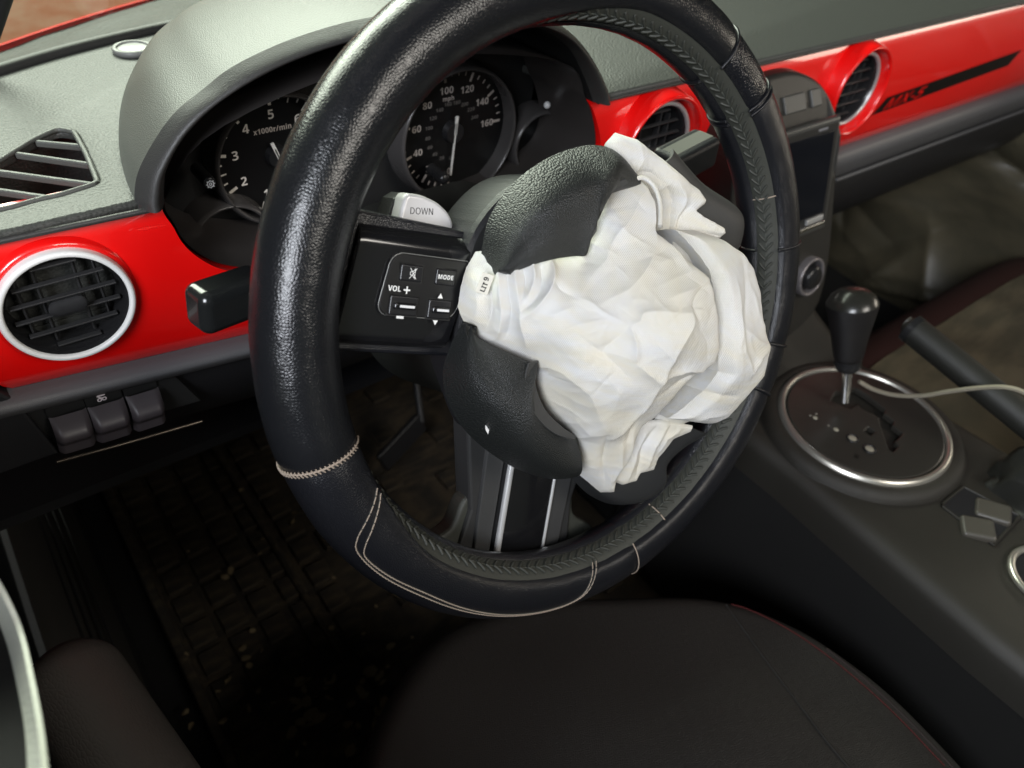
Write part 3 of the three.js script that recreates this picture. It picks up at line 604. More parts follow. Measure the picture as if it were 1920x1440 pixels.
    const m = mesh(name, g, mat, wheel); m.userData.label = label; return m;
  };
  const fu = flap('cover_flap', [[905, 535, 0.004], [912, 480, 0.006], [925, 415, 0.008], [960, 360, 0.010], [1010, 318, 0.011], [1065, 292, 0.011], [1115, 284, 0.012], [1150, 296, 0.013], [1175, 338, 0.014]], [[918, 520, 0.014], [945, 505, 0.02], [985, 490, 0.026], [1030, 479, 0.03], [1075, 474, 0.032], [1090, 474, 0.033], [1084, 430, 0.033], [1105, 372, 0.026], [1172, 340, 0.018]], 0.006, 'upper torn airbag cover flap, dark grained plastic');
  const rim2 = (A, B, nA, nB, parent) => { const a = curve(A.map(([x, y]) => W(x, y, nA))), b = curve(B.map(([x, y]) => W(x, y, nB))); mesh('torn_edge', sheet(24, 4, (s, t) => a.getPoint(s).lerp(b.getPoint(s), t), 0.0008, (s, t) => [s * 0.06, t * 0.01]), M.flapEdge, parent); };
  rim2([[1088, 476], [1081, 430], [1090, 392], [1118, 354], [1172, 334]], [[1096, 482], [1096, 440], [1108, 402], [1136, 366], [1177, 342]], 0.0345, 0.03, fu);
  const fl = flap('cover_flap', [[868, 602, 0.006], [842, 655, 0.005], [830, 700, 0.005], [838, 750, 0.005], [870, 805, 0.006], [920, 850, 0.008], [975, 882, 0.010], [1030, 898, 0.012], [1052, 896, 0.013]], [[874, 605, 0.009], [895, 632, 0.018], [940, 655, 0.027], [990, 677, 0.034], [1008, 682, 0.035], [1000, 735, 0.035], [1022, 780, 0.034], [1060, 812, 0.031], [1079, 822, 0.03]], 0.006, 'lower torn airbag cover flap, dark grained plastic with white scuff');
  rim2([[992, 681], [985, 713], [988, 742], [1007, 782], [1040, 812], [1077, 824]], [[1010, 677], [1003, 702], [1008, 735], [1024, 770], [1054, 800], [1081, 818]], 0.0375, 0.034, fl);
  const scuff = mesh('scuff', grid(1, 6, (s, t) => { const q = W(912 + (s - 0.5) * 7 * Math.sin(t * PI) + t * 3, 792 + t * 22, 0.0); return q; }, (s, t) => [s, t]), M.white, fl);
  { const p = scuff.geometry.attributes.position; for (let i = 0; i < p.count; i++) { const t = Math.floor(i / 2) / 6, s = i % 2, q = W(912 + (s - 0.5) * 7 * Math.sin(t * PI) + t * 3, 792 + t * 22, 0.0235); p.setXYZ(i, q.x, q.y, q.z); } scuff.geometry.computeVertexNormals(); }
  flap('cover_flap', [[1256, 283, 0.004], [1310, 345, 0.005], [1388, 408, 0.006], [1384, 450, 0.006], [1366, 482, 0.008]], [[1200, 330, 0.012], [1240, 380, 0.014], [1290, 430, 0.016], [1300, 460, 0.016], [1310, 480, 0.016]], 0.001, 'right torn airbag cover flap, dark plastic behind the bag', M.flapEdge, 0.002, 0.002);
  flap('cover_flap', [[1068, 893, -0.002], [1105, 928, -0.002], [1150, 946, -0.001], [1205, 938, 0.0], [1238, 912, 0.001], [1240, 872, 0.003], [1275, 840, 0.006], [1322, 815, 0.01]], [[1080, 860, 0.012], [1110, 880, 0.013], [1150, 890, 0.014], [1190, 880, 0.014], [1210, 860, 0.015], [1220, 840, 0.016], [1240, 810, 0.018], [1270, 790, 0.02]], 0.001, 'bottom torn airbag cover flap, dark plastic under the bag', std({ color: lin(0.022, 0.023, 0.024), roughness: 0.5 }), 0.002, 0.002);
}

// =====================================================================================================
// the deflated airbag: a crease network, folded fabric
// =====================================================================================================
const bag = thing('deflated_airbag', 'deflated white fabric airbag hanging crumpled out of the steering wheel hub', 'airbag');
bag.rotation.copy(wheel.rotation);
{
  // smooth draped form through given points (thin plate spline, slightly relaxed)
  const drape = (anchors, relax) => {
    const A = anchors.map(([x, y, n]) => [(x - 1150) / 300, (y - 600) / 300, n]), m = A.length, S = m + 3, U = (d2) => d2 < 1e-9 ? 0 : d2 * Math.log(d2);
    const K = Array.from({ length: S }, () => new Float64Array(S + 1));
    for (let i = 0; i < m; i++) { for (let j = 0; j < m; j++) K[i][j] = U((A[i][0] - A[j][0]) ** 2 + (A[i][1] - A[j][1]) ** 2) + (i === j ? relax : 0); [1, A[i][0], A[i][1]].forEach((v, k) => { K[i][m + k] = v; K[m + k][i] = v; }); K[i][S] = A[i][2]; }
    for (let c = 0; c < S; c++) { let b = c; for (let r = c; r < S; r++) if (Math.abs(K[r][c]) > Math.abs(K[b][c])) b = r; [K[c], K[b]] = [K[b], K[c]]; for (let r = 0; r < S; r++) if (r !== c) { const f = K[r][c] / K[c][c]; if (f) for (let k = c; k <= S; k++) K[r][k] -= f * K[c][k]; } }
    const w = K.map((r, i) => r[S] / r[i]);
    return (x, y) => { const X = (x - 1150) / 300, Y = (y - 600) / 300; let v = w[m] + w[m + 1] * X + w[m + 2] * Y; for (let i = 0; i < m; i++) v += w[i] * U((A[i][0] - X) ** 2 + (A[i][1] - Y) ** 2); return v; };
  };
  function delaunay(P) {
    let tri = [[P.length, P.length + 1, P.length + 2]];
    const Q = [...P, [-4000, -3000], [6000, -3000], [1000, 9000]];
    const circ = (a, b, c) => { const [ax, ay] = Q[a], [bx, by] = Q[b], [cx, cy] = Q[c], d = 2 * (ax * (by - cy) + bx * (cy - ay) + cx * (ay - by)), ux = ((ax * ax + ay * ay) * (by - cy) + (bx * bx + by * by) * (cy - ay) + (cx * cx + cy * cy) * (ay - by)) / d, uy = ((ax * ax + ay * ay) * (cx - bx) + (bx * bx + by * by) * (ax - cx) + (cx * cx + cy * cy) * (bx - ax)) / d; return [ux, uy, (ax - ux) ** 2 + (ay - uy) ** 2]; };
    const cc = new Map(), C = (t) => { let c = cc.get(t); if (!c) cc.set(t, c = circ(...t)); return c; };
    P.forEach(([x, y], i) => {
      const bad = [], keep = [];
      for (const t of tri) { const c = C(t); ((x - c[0]) ** 2 + (y - c[1]) ** 2 < c[2] ? bad : keep).push(t); }
      const edges = new Map();
      for (const t of bad) for (const [a, b] of [[t[0], t[1]], [t[1], t[2]], [t[2], t[0]]]) { const k = Math.min(a, b) + '_' + Math.max(a, b); edges.set(k, edges.has(k) ? null : [a, b]); }
      tri = keep;
      for (const e of edges.values()) if (e) tri.push([e[0], e[1], i]);
    });
    return tri.filter((t) => t.every((k) => k < P.length));
  }
  const ridge = (x, y, z, f) => { const v = 1 - Math.abs(noise(x * f, y * f, z * f)); return v * v; };
  // one panel of cloth: outline and inner points [px, py, height], fold lines [polyline, mm, width mm], depth and width of its rolled edge
  function panel(name, parent, outline, inner, folds, { roll = 0.006, rollW = 0.008, small = 0, skirt = 0, relax = 0.05, step = 24, N = 14 } = {}) {
    const base = drape([...outline, ...inner], relax);
    const inside = (x, y) => { let r = false; for (let i = 0, j = outline.length - 1; i < outline.length; j = i++) { const [xi, yi] = outline[i], [xj, yj] = outline[j]; if ((yi > y) !== (yj > y) && x < (xj - xi) * (y - yi) / (yj - yi) + xi) r = !r; } return r; };
    const edgePx = []; outline.forEach(([x, y], i) => { const [x2, y2] = outline[(i + 1) % outline.length], n = Math.max(1, Math.round(Math.hypot(x2 - x, y2 - y) / 16)); for (let k = 0; k < n; k++) edgePx.push([x + (x2 - x) * k / n, y + (y2 - y) * k / n]); });
    const P = edgePx.map(([x, y]) => [x + (rnd() - 0.5) * 0.02, y + (rnd() - 0.5) * 0.02]);
    const xs = outline.map((o) => o[0]), ys = outline.map((o) => o[1]);
    for (let y = Math.min(...ys); y < Math.max(...ys); y += step) for (let x = Math.min(...xs); x < Math.max(...xs); x += step) { const a = x + (rnd() - 0.5) * step * 0.5 + (Math.round(y / step) % 2) * step / 2, b = y + (rnd() - 0.5) * step * 0.5; if (inside(a, b) && edgePx.every(([u, v]) => (u - a) ** 2 + (v - b) ** 2 > 70)) P.push([a, b]); }
    const tri = delaunay(P).filter((t) => inside(t.reduce((q, k) => q + P[k][0], 0) / 3, t.reduce((q, k) => q + P[k][1], 0) / 3));
    const pos = [];
    for (let t of tri) {
      const cr = (P[t[1]][0] - P[t[0]][0]) * (P[t[2]][1] - P[t[0]][1]) - (P[t[1]][1] - P[t[0]][1]) * (P[t[2]][0] - P[t[0]][0]);
      if (cr > 0) t = [t[0], t[2], t[1]];
      const [A, B, C] = t.map((k) => P[k]), at = (i, j) => { const a = (N - i - j) / N, b = i / N, c = j / N; return [A[0] * a + B[0] * b + C[0] * c, A[1] * a + B[1] * b + C[1] * c, 0]; };
      for (let i = 0; i < N; i++) for (let j = 0; j < N - i; j++) {
        const b = at(i + 1, j), c = at(i, j + 1);
        pos.push(...at(i, j), ...b, ...c);
        if (i + j < N - 1) pos.push(...b, ...at(i + 1, j + 1), ...c);
      }
    }
    let g = new THREE.BufferGeometry();
    g.setAttribute('position', new THREE.Float32BufferAttribute(pos, 3));
    g = mergeVertices(g, 1e-3);
    const p = g.attributes.position, nV = p.count, idx = g.index.array, toCloth = ([x, y]) => W(x, y, base(x, y));
    for (let i = 0; i < nV; i++) { const q = toCloth([p.getX(i), p.getY(i)]); p.setXYZ(i, q.x, q.y, q.z); }
    g.computeVertexNormals();
    const rim = edgePx.map(toCloth);
    const lines = folds.map(([l, a, w]) => [(l.length > 3 && Math.abs(a) > 2.9 ? curve(l.map(toCloth)).getPoints(l.length * 5) : l.map(toCloth)), a * 0.001, w * 0.001]);
    for (let i = 0; i < small; i++) {
      const x = Math.min(...xs) + rnd() * (Math.max(...xs) - Math.min(...xs)), y = Math.min(...ys) + rnd() * (Math.max(...ys) - Math.min(...ys)); if (!inside(x, y)) continue;
      const an = rnd() * PI, len = 12 + rnd() * 40, dx = Math.cos(an) * len, dy = Math.sin(an) * len, bx = (rnd() - 0.5) * len * 0.3, by = (rnd() - 0.5) * len * 0.3;
      lines.push([[[x - dx, y - dy], [x + bx, y + by], [x + dx, y + dy]].map(toCloth), (rnd() < 0.6 ? 1 : -1) * (0.00025 + rnd() * 0.00055), 0.0008 + rnd() * 0.0016]);
    }
    const boxes = lines.map(([l, , w]) => [Math.min(...l.map((q) => q.x)) - 6 * w, Math.max(...l.map((q) => q.x)) + 6 * w, Math.min(...l.map((q) => q.y)) - 6 * w, Math.max(...l.map((q) => q.y)) + 6 * w]);
    const away = (x, y, l, closed) => { let d = 1, k = 0; const n = closed ? l.length : l.length - 1; for (let i = 0; i < n; i++) { const A = l[i], B = l[(i + 1) % l.length], ux = B.x - A.x, uy = B.y - A.y, t = Math.max(0, Math.min(1, ((x - A.x) * ux + (y - A.y) * uy) / (ux * ux + uy * uy + 1e-12))), q = Math.hypot(x - A.x - t * ux, y - A.y - t * uy); if (q < d) { d = q; k = (i + t) / n; } } return [d, k]; };
    const nrm = g.attributes.normal;
    for (let i = 0; i < nV; i++) {
      const x = p.getX(i), y = p.getY(i), z = p.getZ(i);
      let h = 0.0004 * (ridge(x + 0.02 * noise(x * 30, y * 30, 2), y, z, 24) - 0.5) + 0.00016 * (ridge(x, y, z + 3, 80) - 0.5);
      lines.forEach(([l, a, w], c) => { const b = boxes[c]; if (x < b[0] || x > b[1] || y < b[2] || y > b[3]) return; const [d, k] = away(x, y, l); h += a * Math.exp(-Math.sqrt(d * d + 3e-8) / w) * Math.pow(Math.max(0, Math.sin(k * PI * 0.94 + 0.09)), 0.6); });
      const [e] = away(x, y, rim, true), r = Math.max(0, 1 - e / rollW);
      p.setXYZ(i, x + nrm.getX(i) * h, y + nrm.getY(i) * h, z + nrm.getZ(i) * h - roll * r * r * r);
    }
    g.computeVertexNormals();
    const uv = new Float32Array(nV * 2);
    for (let i = 0; i < nV; i++) { uv[i * 2] = p.getX(i) * 0.9 + p.getZ(i) * 0.5; uv[i * 2 + 1] = p.getY(i) + p.getZ(i) * 0.25; }
    g.setAttribute('uv', new THREE.BufferAttribute(uv, 2));
    const m = mesh(name, g, M.bag, parent);
    if (skirt) {
      const ec = new Map(), nextB = new Map();
      for (let i = 0; i < idx.length; i += 3) for (let k = 0; k < 3; k++) { const a = idx[i + k], b = idx[i + (k + 1) % 3], e = Math.min(a, b) * nV + Math.max(a, b); ec.set(e, (ec.get(e) || 0) + 1); }
      for (let i = 0; i < idx.length; i += 3) for (let k = 0; k < 3; k++) { const a = idx[i + k], b = idx[i + (k + 1) % 3]; if (ec.get(Math.min(a, b) * nV + Math.max(a, b)) === 1) nextB.set(a, b); }
      const s0 = nextB.keys().next().value, ordered = [s0];
      for (let q = nextB.get(s0); q !== undefined && q !== s0 && ordered.length < nextB.size + 5; q = nextB.get(q)) ordered.push(q);
      ordered.push(s0);
      const L = ordered.length - 1;
      mesh('gusset', grid(L, 6, (u, t) => { const q = V().fromBufferAttribute(p, ordered[Math.round(u * L)]), k = 1 - skirt * t * t; return V(q.x * k + 0.003 * t * Math.sin(u * 60), q.y * k, q.z * (1 - t) - 0.004 * t); }, (u, t) => [u * 0.9, t * 0.06]), M.bag, m);
    }
    return base;
  }
  const fabric = part('fabric', bag);
  // the broad face with the upper lobe and the hanging tip
  panel('front_panel', fabric, [
    [880, 542, 0.012], [890, 505, 0.010], [908, 475, 0.010], [945, 472, 0.018], [1000, 468, 0.024], [1075, 466, 0.028], [1096, 462, 0.028], [1099, 435, 0.027], [1109, 398, 0.025], [1136, 362, 0.023], [1166, 342, 0.023], [1190, 334, 0.025], [1212, 332, 0.027], [1229, 350, 0.031], [1240, 384, 0.036], [1241, 422, 0.042], [1240, 438, 0.045], [1262, 455, 0.05], [1295, 484, 0.058], [1318, 500, 0.063], [1336, 514, 0.067], [1350, 545, 0.07], [1357, 600, 0.074], [1360, 650, 0.075], [1352, 688, 0.073], [1325, 701, 0.07], [1298, 722, 0.063], [1268, 752, 0.055], [1238, 786, 0.045], [1214, 800, 0.041], [1196, 830, 0.035], [1180, 862, 0.03], [1168, 895, 0.026], [1163, 930, 0.023], [1142, 932, 0.022], [1122, 916, 0.021], [1092, 892, 0.018], [1064, 868, 0.016], [1075, 826, 0.019], [1058, 804, 0.022], [1030, 783, 0.024], [1012, 752, 0.024], [1004, 720, 0.024], [1000, 692, 0.024], [945, 668, 0.02], [908, 645, 0.016], [886, 612, 0.014], [874, 580, 0.012]],
    [[1300, 600, 0.084], [1268, 655, 0.082], [1190, 620, 0.068], [1234, 712, 0.073], [1205, 760, 0.064], [1165, 806, 0.052], [1140, 830, 0.045], [1100, 560, 0.05], [1090, 650, 0.057], [1180, 440, 0.044], [1150, 390, 0.035], [1330, 620, 0.080], [1335, 670, 0.076], [1290, 690, 0.072], [1240, 735, 0.064], [950, 560, 0.028], [1020, 540, 0.038], [1250, 500, 0.060], [1200, 690, 0.07], [1040, 640, 0.048], [1080, 740, 0.047], [1300, 540, 0.071], [1150, 720, 0.062], [1110, 480, 0.036], [1125, 870, 0.034]],
    [[[[1083, 560], [1105, 570], [1127, 587], [1180, 612]], 2.6, 3], [[[1180, 612], [1200, 604], [1218, 588], [1297, 588]], 3.2, 3.2], [[[1180, 612], [1192, 640], [1190, 680]], 3.4, 2.6], [[[1172, 622], [1140, 650], [1125, 672]], -2.6, 3], [[[1190, 680], [1233, 713]], 2.2, 3],
      [[[1083, 560], [1110, 520], [1140, 490], [1156, 446], [1191, 392], [1210, 353]], 2.2, 3], [[[1302, 592], [1268, 655], [1234, 712], [1205, 760], [1165, 806], [1140, 830]], 4.2, 4.5], [[[1234, 706], [1290, 690], [1325, 698]], 3.6, 3.5], [[[1240, 742], [1290, 712], [1318, 700]], -3, 4], [[[1083, 625], [1110, 650], [1150, 680], [1190, 720]], -2, 3.5],
      [[[1007, 690], [1035, 686], [1060, 695], [1110, 740], [1137, 813]], 2.6, 4], [[[1030, 528], [1055, 545], [1083, 560]], -2, 3], [[[1040, 625], [1083, 610], [1140, 600]], 1.6, 3.2], [[[1080, 780], [1113, 813], [1080, 826]], 2.4, 3], [[[1137, 813], [1136, 845], [1133, 873], [1140, 915]], -4, 3.5],
      [[[1229, 464], [1214, 504], [1180, 545], [1120, 575]], 2, 3.4], [[[1227, 363], [1232, 410], [1229, 464]], 2.4, 2.6], [[[1256, 560], [1300, 545], [1334, 524]], 3.4, 4], [[[1334, 530], [1312, 545], [1302, 572], [1312, 600]], -3.4, 4], [[[1100, 640], [1090, 690], [1075, 720]], 1.6, 3], [[[1130, 690], [1160, 735], [1150, 770]], 1.6, 4], [[[1240, 620], [1262, 600], [1290, 560]], -1.6, 3],
      [[[1103, 450], [1130, 470], [1160, 480]], 1.6, 3], [[[1150, 395], [1165, 430], [1150, 460]], 1.4, 2.4], [[[1167, 830], [1160, 870], [1150, 905]], 3.4, 3], [[[1190, 805], [1178, 845], [1168, 885]], 3, 3], [[[1235, 440], [1262, 465], [1290, 500]], 2.4, 3], [[[1310, 610], [1330, 640], [1325, 690]], -1.6, 3.5], [[[1205, 770], [1190, 800], [1175, 830]], -3, 3.5],
      [[[893, 515], [899, 560], [894, 605]], 2.9, 2.2], [[[912, 500], [918, 560], [912, 625]], -5.2, 2.2], [[[930, 490], [938, 555], [932, 635]], 5, 2.2], [[[946, 495], [952, 555], [950, 630]], -5, 2.2], [[[962, 485], [970, 545], [979, 600], [988, 650]], 5, 2.4], [[[980, 485], [986, 525], [970, 575]], -5, 2.2], [[[996, 480], [1002, 520], [985, 565]], 4.6, 2.2], [[[1014, 478], [1018, 520], [1002, 562], [968, 588]], -5, 2.4], [[[1032, 480], [1037, 525], [1016, 568], [982, 594]], 5.4, 2.6], [[[1000, 600], [1040, 590], [1075, 575]], 1.6, 3]],
    { small: 150, skirt: 0.45, roll: 0.008, rollW: 0.009 });
  // rolled outer fold on the right
  panel('outer_fold', fabric, [[1290, 434, 0.042], [1318, 460, 0.05], [1340, 486, 0.058], [1358, 515, 0.065], [1367, 560, 0.070], [1371, 607, 0.074], [1373, 655, 0.077], [1372, 704, 0.076], [1345, 744, 0.069], [1310, 770, 0.060], [1276, 793, 0.052], [1308, 797, 0.048], [1340, 802, 0.05], [1372, 785, 0.056], [1405, 748, 0.064], [1440, 708, 0.068], [1450, 653, 0.068], [1436, 600, 0.062], [1432, 545, 0.058], [1420, 500, 0.053], [1397, 468, 0.047], [1366, 447, 0.041], [1330, 436, 0.04]],
    [[1395, 560, 0.072], [1405, 620, 0.077], [1400, 690, 0.077], [1375, 745, 0.07], [1380, 505, 0.062], [1340, 775, 0.06]],
    [[[[1395, 490], [1402, 540], [1398, 620]], -2, 3], [[[1385, 600], [1392, 660], [1408, 700], [1425, 670], [1440, 655]], 2.6, 3], [[[1410, 540], [1420, 590], [1436, 620]], 1.8, 3], [[[1310, 775], [1350, 745], [1385, 745]], -2, 3], [[[1300, 793], [1330, 778], [1365, 775]], 2.4, 3], [[[1380, 520], [1386, 580], [1384, 650], [1386, 720]], 2, 3], [[[1400, 620], [1420, 640], [1448, 652]], 2, 3]],
    { small: 22, skirt: 0.25, roll: 0.010, rollW: 0.007 });
  // cloth at the bottom of the deep fold between them
  panel('inner_fold', fabric, [[1262, 425, 0.022], [1300, 440, 0.03], [1345, 480, 0.04], [1385, 540, 0.05], [1392, 650, 0.058], [1388, 730, 0.056], [1340, 775, 0.044], [1262, 806, 0.03], [1222, 800, 0.026], [1290, 712, 0.048], [1330, 690, 0.056], [1335, 600, 0.056], [1310, 520, 0.048], [1268, 470, 0.036]], [[1362, 620, 0.056], [1355, 540, 0.048], [1330, 725, 0.05]],
    [[[[1350, 520], [1362, 600], [1364, 690]], 2, 3], [[[1340, 710], [1300, 740], [1260, 780]], 2.4, 3]], { small: 10, roll: 0.002 });
  // top piece behind the lobe, with its pleats
  panel('back_panel', fabric, [[1136, 300, 0.008], [1148, 264, 0.010], [1163, 248, 0.011], [1205, 262, 0.014], [1255, 302, 0.016], [1300, 342, 0.022], [1320, 356, 0.025], [1333, 375, 0.028], [1330, 384, 0.026], [1312, 397, 0.023], [1324, 410, 0.027], [1364, 428, 0.034], [1370, 438, 0.036], [1362, 447, 0.036], [1340, 452, 0.032], [1330, 466, 0.03], [1290, 470, 0.03], [1255, 460, 0.026], [1225, 440, 0.018], [1222, 380, 0.012], [1190, 350, 0.010], [1150, 350, 0.008]],
    [[1180, 300, 0.018], [1225, 318, 0.022], [1270, 350, 0.028], [1285, 400, 0.026], [1330, 432, 0.034]],
    [[[[1252, 350], [1268, 380], [1258, 430]], -6, 4.5], [[[1268, 340], [1284, 370], [1280, 398], [1264, 428]], 4.5, 3.2], [[[1296, 385], [1280, 408], [1276, 440]], -6, 4], [[[1303, 397], [1325, 412], [1370, 434]], 3.6, 2.6], [[[1295, 425], [1335, 440], [1368, 443]], -5, 3], [[[1285, 446], [1325, 452], [1350, 450]], 4, 3], [[[1180, 300], [1165, 322], [1150, 335]], 1.6, 3], [[[1200, 270], [1205, 300], [1190, 325]], 1.6, 3], [[[1240, 300], [1262, 325], [1300, 345]], 1.8, 3], [[[1195, 322], [1225, 326], [1250, 345]], -3, 4]],
    { small: 14, skirt: 0.3, roll: 0.004, rollW: 0.006 });
  // gathered hem under the tip
  panel('hem', fabric, [[1170, 830, 0.022], [1210, 790, 0.028], [1252, 790, 0.034], [1305, 800, 0.038], [1300, 812, 0.034], [1266, 826, 0.028], [1250, 848, 0.024], [1238, 860, 0.022], [1229, 884, 0.02], [1205, 890, 0.02], [1197, 905, 0.019], [1172, 912, 0.018], [1150, 905, 0.016]], [[1230, 825, 0.03], [1195, 865, 0.025]],
    [[[[1250, 800], [1225, 835], [1212, 880]], 3.2, 2.6], [[[1232, 800], [1206, 840], [1194, 895]], -3, 2.6], [[[1275, 806], [1248, 820], [1232, 850]], 2.8, 2.6], [[[1212, 810], [1190, 850], [1178, 900]], 3, 2.6]], { small: 8, roll: 0.003, rollW: 0.004 });
  // piped seam round the lobe
  mesh('piped_seam', tube([[1168, 345, 0.0245], [1186, 337, 0.0265], [1208, 334, 0.0285], [1228, 352, 0.033], [1238, 384, 0.0385], [1238, 424, 0.0445]].map(([x, y, n]) => W(x, y, n)), 0.0013, 60, 8), M.bag, bag);
  // printed tag
  const tc = W(909, 532, 0.021), tag = mesh('printed_tag', rbox(0.0065, 0.0105, 0.0006, 0.0002, 1), M.paper, bag); tag.position.copy(tc); tag.rotation.set(0.2, -0.3, -0.1);
  const tt = mesh('tag_lettering', new THREE.PlaneGeometry(0.0065, 0.0105), print(0.0065, 0.0105, 96, (x, w, h) => { text(x, '9', w * 0.45, h * 0.25, h * 0.36, '#111', 'sans-serif', 'bold', -1.5); text(x, 'LIT', w * 0.5, h * 0.66, h * 0.34, '#111', 'sans-serif', 'bold', -1.5); }), tag); tt.position.z = 0.0006;
}

// =====================================================================================================
// centre stack, console, lever, handbrake
// =====================================================================================================
const stackZ = (y) => y < -0.02 ? -0.112 - 0.232 * y : -0.1074 - 0.6 * (y + 0.02);
const stack = thing('centre_stack', 'grey centre stack with dark touch screen under the red trim', 'car stereo');
{
  const tilt = Math.atan(0.232), X = 0.345;
  const S = (x, y, out = 0) => V(x, y, stackZ(y) + out);
  const face = [[X - 0.076, -0.2], [X + 0.076, -0.2], [X + 0.0775, -0.05], [X + 0.075, -0.012], [X + 0.06, 0.018], [X + 0.032, 0.033], [X, 0.037], [X - 0.032, 0.033], [X - 0.06, 0.018], [X - 0.075, -0.012], [X - 0.0775, -0.05]];
  const fg = metreUV(extrude(curve(face.map(([x, y]) => V(x, y, 0)), true, 'centripetal').getPoints(80).slice(0, -1).map((q) => [q.x, q.y]), 0.05, 0.003, [], 4));
  { const p = fg.attributes.position; for (let i = 0; i < p.count; i++) p.setZ(i, p.getZ(i) - 0.053 + stackZ(p.getY(i))); fg.computeVertexNormals(); }
  mesh('fascia', fg, std({ color: lin(0.026, 0.0245, 0.022), roughness: 0.42, bumpMap: rep(stipple, 0.02), bumpScale: 0.0001 }), stack);
  const place = (m, x, y, out) => { m.position.copy(S(x, y, out)); m.rotation.x = -tilt; return m; };
  const bez = place(mesh('screen_bezel', rbox(0.128, 0.108, 0.008, 0.003), std({ color: lin(0.1, 0.1, 0.095), roughness: 0.35, metalness: 0.4 }), stack), X, -0.052, 0.001);
  mesh('screen_recess', rbox(0.120, 0.099, 0.003, 0.001), M.black, bez).position.z = 0.003;
  mesh('touch_screen', rbox(0.106, 0.078, 0.002, 0.0008), M.screen, bez).position.set(0, 0.004, 0.005);
  mesh('badge_print', new THREE.PlaneGeometry(0.014, 0.002), std({ color: lin(0.2, 0.2, 0.22), roughness: 0.5 }), bez).position.set(0.036, 0.0465, 0.0048);
  mesh('silver_bar', rbox(0.112, 0.004, 0.004, 0.0012), M.chrome, bez).position.set(0, -0.0455, 0.0055);
  for (const x of [-0.04, 0.0, 0.04]) mesh('key', rbox(0.026, 0.0055, 0.003, 0.001), M.silver, bez).position.set(x, -0.0395, 0.0055);
  for (const [x, w] of [[-0.03, 0.03], [0.012, 0.03], [0.043, 0.014]]) place(mesh('hazard_key', rbox(w, 0.016, 0.004, 0.0015), std({ color: lin(0.075, 0.075, 0.07), roughness: 0.45 }), stack), X + x, 0.014, 0.0005).rotation.x = -0.54;
  for (const x of [-0.05, 0, 0.05]) {
    const d = place(part('heater_dial', stack), X + x, -0.152, 0.0);
    const rg = mesh('dial_ring', lathe([[0.0165, 0.0], [0.0165, 0.007], [0.0185, 0.008], [0.0205, 0.007], [0.0205, 0.0]], 48), std({ color: lin(0.3, 0.28, 0.29), roughness: 0.35, metalness: 0.6 }), d); rg.rotation.x = PI / 2;
    const kn = mesh('dial_knob', lathe([[0, 0.013], [0.01, 0.012], [0.0125, 0.009], [0.0135, 0.0]], 32), M.button, d); kn.rotation.x = PI / 2;
  }
}

